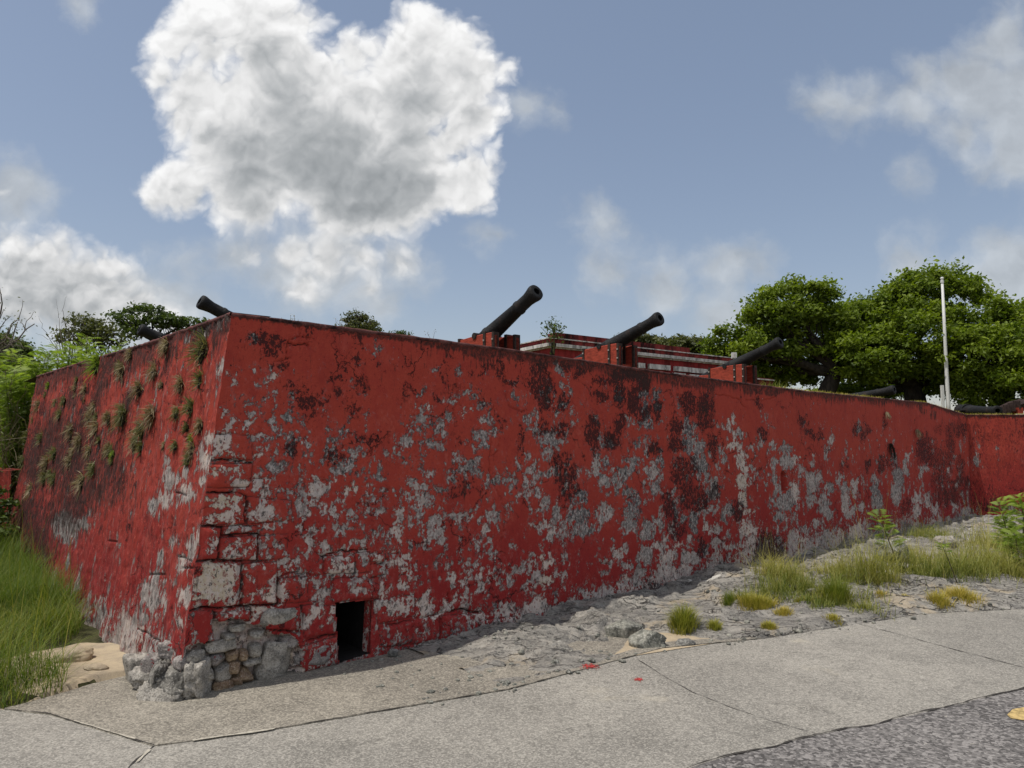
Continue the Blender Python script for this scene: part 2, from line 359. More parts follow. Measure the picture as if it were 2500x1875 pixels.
def ironmat():
    m, nt = newmat('black_iron'); p = pos(nt); n = noise(nt, p, 14, 6, .7); n2 = noise(nt, p, 60, 4, .7); n3 = noise(nt, p, 5, 5, .65)
    c = mx(nt, ss(nt, n, .35, .7), (.005, .005, .0055), (.013, .0125, .013)); c = mx(nt, ss(nt, n3, .56, .7, 0, .7), c, (.04, .022, .014)); c = mx(nt, ss(nt, n2, .6, .72, 0, .5), c, (.075, .06, .05))
    finish(nt, c, .68, mt(nt, 'ADD', n, n2), .008, .9, .25); return m
M_IRON = ironmat()
M_BORE = flat('black_bore', (.006, .006, .006), .9)  # near-black inside of the barrel
M_CARR = flat('red_carriage_paint', (.33, .052, .03), .75, .28, 14, (1, 1, 3))
M_STRAP = flat('rusty_strap', (.05, .032, .026), .7, .4, 22)
M_BOLT = flat('pale_bolt', (.4, .36, .33), .6)
M_DKWOOD = flat('weathered_dark_wood', (.06, .04, .035), .85, .4, 16)
M_POLE = flat('white_pole_paint', (.62, .62, .6), .5, .1)
M_BLDG = flat('building_red', (.27, .026, .026), .85, .4, 3.2, (1, 1, .35))
M_BLDGD = flat('building_red_weathered', (.20, .028, .026), .85, .6, 2.6, (1, 1, .3))
M_TRIM = flat('weathered_white_trim', (.60, .57, .54), .85, .42, 5.5, (1, 1, .35))
M_BARK = flat('bark', (.045, .037, .03), .95, .4, 10, (1, 1, .3), bump=.03)
M_TWIG = flat('grey_twig', (.13, .11, .09), .95, .3, 10)
M_GSTEM = flat('green_stem', (.10, .09, .04), .8, .3, 10)
M_DARK = flat('drain_shade_black', (.02, .018, .017), .95)  # near-black: the shade inside the drain is put into the colour
M_SOIL = flat('dry_soil', (.20, .165, .12), .95, .4, 6, bump=.02)
M_TURF = flat('dry_turf', (.17, .15, .055), .95, .45, 9, bump=.02)
def sandmat():
    m, nt = newmat('pale_sand'); p = pos(nt); n = noise(nt, p, 7, 6, .6); n2 = noise(nt, p, 140, 3, .7)
    c = mx(nt, ss(nt, n, .35, .7), (.43, .35, .24), (.30, .25, .185)); c = mx(nt, ss(nt, n2, .5, .7, 0, .5), c, (.6, .5, .36))
    finish(nt, c, .95, mt(nt, 'ADD', n, mt(nt, 'MULTIPLY', n2, .3)), .015, .7, .1); return m
M_SAND = sandmat()
def rockmat():
    m, nt = newmat('bedrock'); p = pos(nt); ps = scl(nt, p, (1, 1.0, 2.4))
    q = vm(nt, 'ADD', scl(nt, p, (.55, 1.5, 2.0)), scl(nt, vm(nt, 'SUBTRACT', noise(nt, p, 2.4, 4, .6, out=1), (.5, .5, .5)), (.5, .5, .5)))
    n = noise(nt, q, 4.5, 7, .66); n2 = noise(nt, p, 60, 5, .7); n3 = noise(nt, p, 1.6, 5, .62); n4 = noise(nt, q, 17, 6, .7)
    c = mx(nt, ss(nt, n, .34, .66), (.15, .142, .13), (.33, .308, .272))
    c = mx(nt, ss(nt, n4, .50, .62, 0, .85), c, (.05, .047, .045))
    c = mx(nt, ss(nt, n3, .57, .66, 0, .75), c, (.40, .33, .235))
    c = mx(nt, ss(nt, noise(nt, q, 2.1, 6, .6), .63, .67, 0, .8), c, (.60, .575, .52))
    c = mx(nt, ss(nt, n2, .5, .7, 0, .45), c, (.42, .4, .36)); c = mx(nt, ss(nt, n2, .45, .3, 0, .6), c, (.05, .048, .045))
    vq = nd(nt, 'TexVoronoi', {'Vector': q, 'Scale': 3.4}, feature='DISTANCE_TO_EDGE').outputs[0]
    cr_ = mt(nt, 'MULTIPLY', ss(nt, vq, .028, .005), ss(nt, n3, .47, .58))
    c = mx(nt, mt(nt, 'MULTIPLY', cr_, .7), c, (.03, .028, .026))
    h = mt(nt, 'SUBTRACT', mt(nt, 'ADD', mt(nt, 'ADD', n, mt(nt, 'MULTIPLY', n4, .6)), mt(nt, 'MULTIPLY', n2, .25)), cr_)
    finish(nt, c, .93, h, .03, 1., .15); return m
M_ROCK = rockmat()
def leafmat(name, a, b, c3=None, trans=.35, rough=.55):
    m, nt = newmat(name); t = attr(nt, 'tint'); n = noise(nt, pos(nt), 1.4, 3, .6)
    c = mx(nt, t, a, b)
    if c3: c = mx(nt, ss(nt, n, .48, .7, 0, .6), c, c3)
    d = nd(nt, 'BsdfPrincipled', {'Base Color': c, 'Roughness': rough, 'Specular IOR Level': .3})
    tr = nd(nt, 'BsdfTranslucent', {0: mx(nt, 1., c, (1.25, 1.35, .6), 'MULTIPLY')})
    s = nd(nt, 'MixShader', {0: trans, 1: d.outputs[0], 2: tr.outputs[0]})
    nt.links.new(s.outputs[0], nd(nt, 'OutputMaterial').inputs[0]); return m
M_LEAF = leafmat('tree_leaf', (.045, .080, .006), (.25, .32, .024), (.11, .17, .012), .4)
M_LEAFD = leafmat('dark_leaf', (.025, .048, .012), (.11, .15, .035), None, .4)
M_LEAFO = leafmat('olive_leaf', (.04, .05, .015), (.16, .17, .06))
M_FROND = leafmat('feathery_leaf', (.07, .125, .014), (.30, .38, .06), (.16, .23, .035), .45)
M_GRASS = leafmat('grass_blade', (.065, .13, .010), (.42, .37, .09), None, .4)
M_GRASSY = leafmat('yellow_grass_blade', (.20, .22, .02), (.52, .40, .10), None, .3)
M_TUFT = leafmat('wall_tuft_blade', (.06, .085, .022), (.30, .27, .13), None, .25)
M_TUFTD = leafmat('dry_tuft_blade', (.13, .10, .05), (.42, .34, .21), None, .2)
M_ROOT = flat('root_mat', (.03, .024, .018), .95, .4, 40, bump=.01)

M_VERGE = flat('dark_green_soil', (.075, .075, .03), .95, .5, 5, bump=.02)  # soil's own dark greenish colour under the verge grass

M_GRASSO = leafmat('olive_grass_blade', (.055, .12, .012), (.38, .34, .10), None, .35)
M_CRAG = stone_material('craggy_boulder', (.22, .208, .185), (.05, .048, .044), sc=11)
# ------------------------------------------------------------------ the fort: local frame s along the long face, t along the battered face
O = np.array([-2.033, 5.22, 0.])
def fort(s, t, z=0.): return O + U * s + V * t + ZZ * z
def zt_r(s): return np.interp(s, [0, 2.7, 5.4, 8.6, 11, 13.4, 14.6, 15.6], [2.652, 2.62, 2.55, 2.505, 2.51, 2.515, 2.42, 2.345])
def zt_l(t): return np.interp(t, [0, 2.2, 5, 8.17], [2.652, 2.66, 2.72, 2.775])
BAT, SLEN, TLEN = .282, 15.6, 8.17
def bat(z): return BAT * (2.652 - z) / 2.652
def hit(x, y, plane='r'):
    """where a sight line meets the long face: (s, z); on the battered face: (t, z)"""
    d = ray(x, y); o = np.array([0, 0, EYE])
    if plane == 'r': k = np.dot(O - o, V) / np.dot(d, V); p = o + d * k; return np.dot(p - O, U), p[2]
    n = -U + ZZ * (-BAT / 2.652) * -1; c0 = O + ZZ * 2.652
    k = np.dot(c0 - o, n) / np.dot(d, n); p = o + d * k; return np.dot(p - O, V), p[2]
def ell(x, y, rx, ry, plane='r'):
    a = hit(x - rx, y, plane); b = hit(x + rx, y, plane); c = hit(x, y - ry, plane); d = hit(x, y + ry, plane); m = hit(x, y, plane)
    return m[0], m[1], abs(b[0] - a[0]) / 2, abs(c[1] - d[1]) / 2
# ---- patches read off the photograph: crop origin, scale, then x, y, rx, ry, tone*10 (4 digits packed as tuples)
S5 = 500 / 2212
CRA = (450, 760, S5); CRB = (950, 800, S5); CRC = (1450, 880, S5); CRD = (1950, 960, S5); CRE = (450, 1135, S5); CRF = (950, 1135, S5); CRG = (1450, 1135, S5)
PATCH = [(CRA, '''750 320 45 70 6;765 600 40 45 3;515 660 25 20 0;550 780 15 60 1;960 600 28 35 1;1040 660 18 25 1;805 740 30 20 3;935 765 55 50 0;890 940 60 55 3;800 1000 110 25 5
1147 955 25 38 4;490 1110 40 25 1;595 1180 35 40 1;705 1190 55 65 1;950 1200 60 100 5;1070 1160 70 75 5;980 1280 60 40 4;1225 1150 25 55 5;1260 1220 15 40 5;1585 1110 18 35 1;1580 1280 20 28 4;1740 1310 70 35 5;1800 1230 30 70 5
2090 410 60 60 5;560 1285 90 40 1;420 1450 120 130 0;430 1570 160 50 0;700 1600 160 30 0;820 1530 80 50 1;610 1530 45 50 1;910 1510 50 40 2;800 1370 80 25 2;1010 1540 30 50 3;915 1420 30 25 3;1130 1390 35 70 5;1170 1480 30 60 6
1060 1360 80 18 4;1210 1410 25 20 4;1300 1370 60 20 5;1555 1520 35 90 5;1640 1460 50 30 3;1850 1500 60 60 4;1830 1620 120 50 6;1640 1590 60 30 3;1950 1510 25 45 3;1940 1420 25 25 3;1370 1550 30 40 4;740 1070 14 25 3'''),
(CRB, '''510 460 30 30 5;750 470 30 50 6;370 690 25 60 5;660 760 80 35 2;860 700 70 60 3;920 760 70 50 5;1000 800 60 40 5;1820 460 40 60 4;1920 500 25 25 2;1320 580 40 20 3;1370 760 45 70 7;1730 680 25 35 5;1630 690 15 20 5;1870 650 25 40 4
1940 665 25 45 4;1700 780 20 40 2;1870 790 30 40 5;1985 940 25 35 3;340 980 120 80 5;360 1090 80 50 5;350 890 25 40 2;440 920 20 50 1;240 1000 50 30 5;550 1100 60 70 4;630 980 60 60 5;980 970 28 40 1;1080 980 35 80 4;200 1240 90 80 3
480 1240 110 60 4;450 1310 30 30 4;1020 1180 90 100 5;1120 1150 50 40 4;1000 1290 70 60 6;1570 980 30 90 3;1500 1000 60 50 5;1550 1110 40 25 4;1700 1130 100 60 5;1770 1180 50 120 5;1680 1220 60 60 5;1790 1290 30 70 4;1880 1190 40 35 2
1690 1370 50 60 4;1540 1330 20 30 3;180 1420 45 30 4;245 1450 30 35 4;730 1420 50 40 3;880 1500 130 90 5;970 1440 40 40 4;990 1580 60 40 5;660 1580 60 70 5;430 1600 60 60 2;370 1500 25 100 4;1400 1480 35 70 3;1540 1570 45 90 3
1720 1580 40 70 3;1640 1620 50 50 4;1190 1620 60 40 5;1280 1600 50 40 4;820 930 30 25 1;2200 1480 20 60 4'''),
(CRC, '''275 400 35 70 6;540 350 60 50 7;560 480 60 80 8;560 650 65 80 7;400 630 50 40 4;690 380 45 50 7;700 500 35 60 6;700 660 30 20 5;930 510 20 50 5;1010 720 55 100 8;1020 850 60 90 8;1100 740 30 70 4;1010 960 50 60 7;1130 930 80 110 5
1130 1090 70 80 6;1190 1160 80 70 6;1220 1260 50 70 5;1280 1380 90 70 5;1300 1440 60 60 4;1330 1300 40 60 4;1370 960 40 70 4;1390 1080 30 70 4;1525 620 25 45 1;1385 700 60 35 2;1470 700 35 40 1;1500 790 20 80 0;1560 780 50 50 3;1510 920 80 70 0
1590 1060 50 80 0;1620 1160 60 60 0;1600 1300 85 80 -1;1600 1420 40 60 -1;1620 1530 50 70 -1;1680 1630 60 40 -1;1690 970 45 35 2;1710 1150 40 40 3;1750 1230 30 40 3;1800 890 40 40 3;1930 930 30 50 3;2090 950 60 60 5;2090 1100 80 100 4
1950 1100 50 60 3;1950 1250 30 120 4;1960 1340 35 140 4;2090 1500 120 120 5;1960 1540 60 50 5;2180 1420 60 150 1;2180 1090 40 60 1;1860 1290 25 40 4;90 830 35 100 5;190 900 60 40 4;30 1080 50 140 3;120 1080 60 50 6;200 1190 40 40 2
400 1110 70 80 5;340 1220 90 60 5;110 1320 80 90 4;210 1300 60 50 5;290 1330 60 80 5;380 1440 70 60 6;430 1570 100 90 7;640 1230 100 80 3;570 1200 50 40 2;690 1370 60 80 5;620 1130 25 30 2;870 1400 30 60 5;1000 1300 25 50 5;960 1500 30 30 2
140 1620 120 40 3;1240 1610 90 50 4;1440 1610 70 60 5;900 1610 50 60 6;700 1100 45 60 6;25 640 20 25 4;600 830 30 30 6;570 910 15 50 5;470 870 40 30 6'''),
(CRD, '''360 510 40 45 2;660 370 30 60 4;165 690 10 30 1;590 660 12 40 1;130 920 70 80 3;240 940 50 80 3;160 1010 90 80 4;360 1040 60 70 5;450 930 50 60 3;510 1050 70 60 4;610 1000 45 70 2;620 1090 30 30 2;810 930 40 60 4;820 1060 50 80 6;850 1180 70 90 5
280 1200 80 120 4;120 1150 60 80 4;320 1310 60 60 4;500 1200 60 120 2;570 1280 60 80 3;680 1230 30 60 3;60 1470 70 60 4;210 1420 60 60 3;300 1560 120 100 3;640 1500 100 120 0;700 1600 140 60 1;30 880 30 80 3;1030 720 40 50 5;1080 900 70 130 6
1060 1080 70 120 4;1320 850 25 80 3;1280 1130 70 60 2;1280 1260 60 70 2;1390 1180 40 90 2;1470 1250 50 60 2;1620 850 20 40 2;1180 680 25 40 2;1350 1500 120 60 1;1200 1550 120 80 4;1680 1200 50 60 3;1800 1280 60 80 4;1620 1430 120 70 3
1990 700 30 30 3;1970 790 25 50 3;2060 880 30 40 3;2120 925 20 20 2;1150 820 40 80 4;1280 1420 30 60 2'''),
(CRE, '''350 50 70 70 0;540 50 70 50 0;990 70 150 70 5;1270 70 40 60 4;1730 50 200 70 5;2080 70 80 60 5;650 230 120 60 1;790 200 120 50 1;900 290 50 50 1;980 230 30 50 3;1150 270 80 50 3;1230 220 30 60 3;1450 250 120 120 2;1430 110 60 30 1
1600 130 60 40 1;1690 120 30 40 1;1770 240 50 40 -1;1830 270 30 25 -1;1960 230 35 40 0;2110 330 45 60 4;1750 360 40 50 2;1810 480 90 80 3;1400 400 90 40 2;1560 440 70 60 2;1610 520 80 50 2;1260 500 30 90 3;1340 520 50 30 1;420 400 150 100 -2
430 570 170 60 1;620 480 50 100 1;850 480 150 110 1;1150 480 25 80 3;1080 580 80 25 3;1990 480 45 70 4;2130 460 80 50 3;1740 640 130 40 3;1640 700 40 60 2;1300 650 50 40 1;1420 660 70 40 2;490 700 90 45 1;700 690 110 40 1;920 670 70 60 1
300 820 60 130 1;580 850 40 60 0;640 930 80 60 1;750 870 40 80 1;470 960 60 50 1;890 810 60 40 1;1000 870 50 60 1;860 920 60 40 1;1080 940 40 30 1;870 990 60 30 1;1340 880 50 80 1;1530 860 50 60 2;1450 930 30 60 2;1560 940 110 30 2
1830 890 60 40 2;1910 890 30 40 2;2050 800 35 130 3;2100 730 30 30 2;1970 830 25 35 1;1240 905 25 15 1;330 1300 240 230 -2;560 1130 60 60 1;560 1460 60 80 1;770 1080 110 50 1;660 1160 30 60 1;700 1430 70 60 1;900 1380 100 80 1;960 1230 60 40 2
1060 1070 120 60 2;1090 1170 80 40 2;1090 1360 90 140 1;1290 1240 50 50 2;1270 1060 20 60 2;1430 1250 50 90 2;1480 1430 100 60 3;1650 1080 140 90 2;1800 1150 60 80 2;1740 960 100 40 2;2080 1000 90 60 1;1900 990 60 60 1;2130 1110 60 40 2
1830 1240 150 40 1;1880 1350 150 35 0;2160 1340 60 80 1;1440 1600 160 80 1;1050 1580 50 40 1;560 1600 150 40 1;860 1560 140 60 -1;2130 1500 100 120 2'''),
(CRF, '''230 180 60 40 3;280 270 100 80 3;380 280 90 70 3;340 410 120 70 3;350 490 40 40 3;200 380 50 60 3;130 500 70 60 2;90 560 70 50 2;95 750 40 180 1;30 920 60 40 1;90 1020 110 60 1;180 1080 50 60 1;220 1200 50 100 1;150 1260 50 80 1;560 290 60 50 4
590 400 50 40 4;560 480 25 50 3;430 100 50 40 1;680 110 70 70 4;740 580 140 60 3;730 500 20 40 2;870 540 40 40 2;520 620 80 60 3;500 740 90 90 3;540 840 70 50 2;360 690 40 80 2;390 780 30 60 2;380 860 60 50 3;215 660 35 50 3;210 880 20 40 3
1120 540 70 90 4;1020 600 45 40 2;1075 690 45 40 1;1170 170 50 70 5;1250 130 60 40 4;1310 200 40 70 4;1325 280 30 40 5;1550 60 40 90 3;1620 150 50 80 4;1500 230 45 80 3;1590 270 50 50 4;1460 330 50 40 3;1380 360 50 25 3;1730 140 45 50 4
1720 50 25 60 3;1690 430 50 60 3;1620 520 60 40 3;1540 490 20 70 3;1560 640 50 40 2;1700 640 110 60 2;1770 740 60 90 2;1830 540 60 90 4;1950 640 100 50 4;2050 560 130 110 7;2100 700 120 80 5;2040 370 80 60 7;1985 780 20 50 3;940 820 40 45 3
1060 850 50 40 3;1080 960 28 60 3;765 740 12 60 3;765 950 20 35 3;1340 850 30 50 4;1370 890 20 25 2;1180 900 22 30 3;1640 895 28 35 1;1155 1010 25 30 0;620 1000 18 40 1;520 1070 70 30 5;660 1200 60 60 1;610 1130 30 30 1;840 1150 50 80 2
790 1250 90 50 2;860 1260 50 50 2;950 1190 35 50 1;1020 1200 45 60 1;1030 1280 60 50 1;1150 1280 60 40 2;1230 1110 50 30 2;1325 1110 15 30 2;1520 1070 40 90 3;1470 1000 40 30 3;1590 1180 50 90 3;1540 1260 60 50 3;1530 1350 50 25 2
1610 1320 30 40 2;1690 1350 20 20 2;1680 1050 80 70 0;1740 1000 30 50 0;1700 1250 80 60 -2;1820 1060 20 40 1;1830 1210 30 40 2;1890 1240 40 60 2;1360 1375 15 20 1;1045 1425 18 20 1;930 1390 18 30 1
80 1520 180 110 1;370 1520 110 130 1;420 1380 50 50 1;700 1430 60 70 1;830 1500 80 80 2;820 1380 70 40 2;620 1500 40 80 1;590 1580 120 40 1;1000 1620 200 40 1;1240 1570 140 50 1;1600 1520 150 110 1;2050 1540 150 100 1;2150 1400 60 60 1'''),
(CRG, '''140 530 110 90 3;60 640 60 60 4;400 500 110 80 6;380 600 60 80 5;390 690 70 60 4;570 720 80 120 5;690 640 80 60 4;640 530 25 40 4;770 780 50 50 2;960 590 50 50 6;1070 560 70 110 7;1090 720 50 70 6;1030 820 40 80 3;1220 670 40 50 1
1310 670 60 30 2;1440 490 70 120 5;1240 480 90 60 4;1330 830 60 80 3;1440 860 80 50 3;910 890 40 60 1;270 920 80 60 2;150 1030 80 30 2;360 1080 80 60 3;560 1000 100 120 4;700 900 110 60 2;790 1000 80 100 2;800 1160 160 90 2;1040 1020 100 110 3
960 1200 110 100 2;1280 1000 60 60 3;1280 1180 70 120 3;1350 1080 40 50 3;1190 930 40 70 5;330 1270 60 60 2;490 1230 100 90 4;640 1250 90 60 2;540 1380 80 50 2;100 1400 120 110 2;280 1450 60 100 2;700 1350 140 60 2;100 1560 160 60 2
1640 620 60 40 0;1690 700 110 80 0;1700 830 80 60 1;1780 830 50 40 1;1680 920 120 60 1;1500 1170 100 80 1;1720 1050 150 80 1;1990 550 80 80 5;1580 860 30 80 3;1470 970 30 40 2;2000 830 60 60 4;2160 830 50 160 2;2180 980 40 90 2''')]
DARK = [(CRA, '''890 340 140 60;1000 360 50 40;1700 700 70 60;1690 870 60 50;1840 520 50 40;1870 580 40 40;2080 570 40 30;1350 960 140 50;1830 1050 60 60;1930 800 60 90;1200 840 60 30;1040 600 60 50;2000 1350 150 50;1870 330 50 50;1370 200 30 50;1180 1490 70 70;1640 1540 90 70;1370 1120 60 50'''),
(CRB, '''180 430 70 30;390 440 50 50;600 420 60 60;610 580 60 100;640 640 90 50;200 700 65 110;370 700 30 110;1190 450 60 80;1330 580 110 40;1570 520 70 40;1680 620 90 100;1670 800 90 130;1860 790 60 100;2050 480 50 80;1900 400 60 60;1420 380 30 30;1080 420 60 60
640 250 80 60;390 210 50 50;900 500 40 60;1010 520 40 50;510 760 60 60;770 1250 60 60;1430 1180 30 110;1840 1080 110 70;1000 770 80 60;1850 1450 110 110;2190 1100 60 120;1640 1070 60 40;700 1180 50 40;780 1560 120 90;1600 560 120 200;1180 1000 40 90'''),
(CRC, '''150 240 60 30;40 220 40 40;420 160 120 60;60 370 60 50;280 400 50 90;430 430 70 120;560 580 70 60;1020 480 80 120;1180 500 70 130;1190 660 100 100;1000 1130 60 80;1060 1150 60 70;940 1130 50 60;1270 480 30 80;20 820 40 180;290 700 50 90;200 880 80 80;650 960 60 70
1780 470 30 40;1830 800 60 60;900 720 50 80;1000 1350 100 150;800 1500 60 120;1280 930 50 120;700 500 40 100;540 250 60 60;250 180 60 120;900 900 80 60;1100 1500 150 120'''),
(CRD, '''120 440 70 50;240 460 30 50;320 600 30 30;40 290 50 60;630 380 60 60;750 380 50 60;930 330 40 80;1500 380 60 50;1640 540 50 120;1700 380 120 100;1550 720 130 130;1540 940 110 100;1740 780 50 130;1780 940 150 50;1620 1100 200 120;1850 1100 150 100;1160 1230 60 80
690 470 30 60;1000 700 60 150;890 780 50 80;740 780 40 60;1900 1000 120 80;500 800 60 60;1400 600 120 150'''),
(CRF, '''800 200 140 130;720 300 80 60;1900 130 120 130;1950 300 120 80;540 300 60 50;300 850 60 30;1000 250 80 60'''), (CRG, '''1000 100 150 120;850 500 60 120;900 700 90 100;1120 350 60 60;1300 300 60 60;1900 900 150 150;1550 500 60 120;1150 900 60 60;650 1330 120 50''')]
STAIN = [(CRA, '1850 200 250 45;2100 250 120 60;1300 130 120 25;2120 300 60 60'), (CRB, '''200 150 260 45;960 330 130 120;620 230 160 70;1100 380 80 90;1300 300 160 50;1680 380 100 90;2100 370 160 40;1250 240 500 40;1680 700 70 160;190 700 50 90;620 640 80 50;1430 1180 25 90'''),
(CRC, '''1050 250 280 80;1220 330 90 100;900 230 160 60;250 160 300 60;560 230 70 100;1750 320 90 70;1900 330 50 70;30 800 40 120;1050 1150 60 60;640 960 50 60;1180 520 60 120;280 250 60 80'''), (CRD, '''1330 180 50 70;1450 220 40 60;1640 540 30 100;1620 1100 180 90;1700 350 80 50;1800 950 160 50'''), (CRF, '800 180 60 120;1880 120 60 120')]
JOINTS = [(CRE, 12, '200 295 530 290'), (CRE, 11, '170 650 400 665 400 750 800 755 810 770'), (CRE, 9, '790 770 790 1040'), (CRE, 8, '380 770 350 1030'), (CRE, 10, '90 1045 620 1040'), (CRE, 8, '620 1050 620 1530'), (CRE, 15, '40 1560 700 1530 1000 1500'),
(CRE, 8, '675 340 670 640'), (CRE, 5, '180 305 560 300 670 350'), (CRE, 5, '620 1040 900 1040'), (CRE, 7, '1010 1220 1010 1500'), (CRE, 6, '1000 1220 1250 1150'), (CRE, 8, '1480 985 1700 920 1850 930 1990 935'), (CRE, 5, '1390 700 1400 930 1480 980'), (CRE, 4, '1670 740 1680 910'),
(CRE, 5, '1500 990 1500 1160'), (CRE, 5, '1840 960 1840 1170'), (CRE, 7, '2020 1080 2150 1060 2200 1010'), (CRE, 7, '2190 1070 2180 1200 2020 1205'), (CRE, 5, '1590 1200 1590 1440'), (CRE, 7, '335 1580 335 1680'), (CRE, 5, '690 150 800 160 940 165'), (CRE, 4, '1400 150 1590 150'),
(CRE, 4, '1320 360 1500 370'), (CRE, 4, '670 640 990 600'), (CRE, 5, '1090 1170 1590 1180'), (CRE, 4, '1740 575 1890 575'), (CRA, 9, '270 1610 400 1605 740 1620'), (CRA, 4, '200 1340 540 1320'), (CRF, 7, '0 955 110 945 130 900'), (CRF, 7, '640 1370 650 1530'), (CRF, 14, '690 1590 800 1560 1000 1590'), (CRF, 6, '450 1640 640 1540'),
(CRF, 6, '120 1180 200 1170'), (CRG, 7, '340 370 450 350'), (CRG, 6, '1150 460 1220 425'), (CRG, 5, '70 1060 190 1060'), (CRA, 5, '1260 170 1255 265 1140 285 1130 340 1100 520'), (CRA, 5, '1260 270 1370 295'), (CRA, 7, '1140 330 1340 385'), (CRA, 4, '990 525 1150 520'),
(CRB, 5, '1130 830 1120 880 1080 900'), (CRB, 4, '1270 640 1260 740 1310 860 1440 910 1480 890'), (CRB, 4, '1090 950 1140 1090 1090 1330 1100 1600'), (CRB, 4, '1190 1200 1180 1340 1110 1380'), (CRB, 4, '1230 420 1280 610 1230 640'), (CRB, 4, '1690 350 1690 480 1780 590'), (CRF, 4, '1080 20 1140 250 1230 420 1260 480 1230 800'),
(CRC, 4, '1300 350 1560 410 1640 500 1620 640'), (CRC, 4, '1640 430 1900 430 1960 390'), (CRB, 4, '730 480 740 800 690 870 730 1050'),
((300, 1300, 700 / 2212), 7, '710 610 700 760'), ((300, 1300, 700 / 2212), 7, '1375 560 1365 760'), ((300, 1300, 700 / 2212), 9, '1390 840 1650 780'), ((300, 1300, 700 / 2212), 8, '1350 880 1360 1090'), ((300, 1300, 700 / 2212), 8, '1000 590 990 690 740 700'), ((300, 1300, 700 / 2212), 8, '1090 650 1080 740 1370 770'),
((900, 1250, 800 / 2212), 6, '490 700 480 870'), ((900, 1250, 800 / 2212), 6, '745 740 740 860'), ((900, 1250, 800 / 2212), 5, '80 770 300 730 480 680 700 680')]
def blobs(L, plane='r'):
    out = []
    for (ox, oy, k), txt in L:
        for it in txt.replace('\n', ';').split(';'):
            f = [float(q) for q in it.split()]
            out.append((*ell(ox + f[0] * k, oy + f[1] * k, f[2] * k, f[3] * k, plane), f[4] / 10 if len(f) > 4 else 0.))
    return out
def blobfield(a, z, L, init=-.12):
    """signed metres inside the nearest ragged patch, and that patch's tone"""
    F = np.full(len(a), init); T = np.full(len(a), .3)
    for (c, h, rx, rz, tn) in L:
        m = np.nonzero((np.abs(a - c) < rx * 1.1 + .16) & (np.abs(z - h) < rz * 1.1 + .16))[0]
        if len(m) == 0: continue
        d = (1 - np.hypot((a[m] - c) / rx, (z[m] - h) / rz)) * min(rx, rz, .12)
        better = d > F[m]; F[m] = np.where(better, d, F[m]); T[m] = np.where(better, tn, T[m])
    return F, T
def segdist(a, z, pts):
    d = np.full(len(a), 9.)
    for (x0, y0), (x1, y1) in zip(pts[:-1], pts[1:]):
        dx, dy = x1 - x0, y1 - y0; L2 = dx * dx + dy * dy + 1e-9
        t = np.clip(((a - x0) * dx + (z - y0) * dy) / L2, 0, 1); d = np.minimum(d, np.hypot(a - x0 - t * dx, z - y0 - t * dy))
    return d
def inpoly(a, z, P):
    ins = np.zeros(len(a), bool); j = len(P) - 1
    for i in range(len(P)):
        c = ((P[i][1] > z) != (P[j][1] > z)) & (a < (P[j][0] - P[i][0]) * (z - P[i][1]) / (P[j][1] - P[i][1] + 1e-12) + P[i][0]); ins ^= c; j = i
    return ins
fort_wall = empty('bastion_wall', tuple(O), 'peeling red plastered fort bastion wall with a sharp stone corner and a dark drain hole', 'wall')
# ---------------- long shaded face
sg = [0.]
while sg[-1] < SLEN: sg.append(sg[-1] + .0017 * (5.2 + .66 * sg[-1]))
sg = np.array(sg); sg *= SLEN / sg[-1]; nr = 330
S, Rr = np.meshgrid(sg, np.linspace(0, 1, nr), indexing='ij'); S = S.ravel(); Rr = Rr.ravel()
Z = -.15 + (zt_r(S) + .15) * Rr
AX = S - bat(Z) * np.clip(1 - S / 1.2, 0, 1)                       # true position along the face
q3 = np.stack([AX, Z, AX * 0], 1)
DS = 1 + .09 * AX
WX = AX + .075 * DS * fbm(q3 * 9, 4, 1, .6) + .022 * fbm(q3 * 38, 2, 5); WZ = Z + .085 * DS * fbm(q3 * 8.5 + 9, 4, 2, .6) + .022 * fbm(q3 * 38 + 5, 2, 6)
peel, tone = blobfield(WX, WZ, blobs(PATCH))
# crumbled foot of the wall, wider towards the far end
foot = np.interp(AX, [0, 2.2, 3.2, 5, 7, 10, 13, 15.6], [.0, .10, .14, .22, .38, .42, .36, .2]) - Z + .16 * fbm(q3 * 2.6, 4, 3) + .05 * fbm(q3 * 14, 3, 4)
foot = foot + .12 * fbm(q3 * 5, 4, 9)
use = foot * .16 > peel; peel = np.where(use, np.clip(foot * .16, -.12, .035), peel); tone = np.where(use, .22 + .9 * fbm(q3 * 4, 4, 8), tone); footm = np.clip(foot * 3, 0, 1)
for k_, f_, th in ((7., 1.6, .40), (16., 2.2, .46)):                 # scattered small scabs, denser in the middle band
    sc_ = fbm(q3 * np.array([k_, k_ * .8, 1]), 4, int(k_)) - th - .35 * np.clip(np.abs(Z - .95) - .55, 0, 1)
    use = sc_ * .08 > peel; peel = np.where(use, np.clip(sc_ * .12, -.1, .1), peel); tone = np.where(use, .28, tone)
dk, _ = blobfield(WX, WZ, blobs(DARK)); st, _ = blobfield(WX, WZ, blobs(STAIN))
dk = np.clip(dk * 2.2 + .04, -.1, .08)
dk += .015 + .10 * fbm(q3 * np.array([1.3, .8, 1]), 3, 12) + .03 * np.clip((AX - 2) / 3, 0, 1)
dk += footm * .075; dk -= .035 * np.clip((AX - 7) / 4, 0, 1) * (dk > .03)
edge_top = (zt_r(S) - Z)
st = np.clip(st * 5 + .2, 0, .42) + np.clip(1 - edge_top / (.05 + (.10 + .16 * fbm(q3 * np.array([3, .3, 1]), 3, 13)) * np.clip((AX - .8) / 2, 0, 1)), 0, 1) * .85
joint = np.zeros(len(S)); disp = np.zeros(len(S))
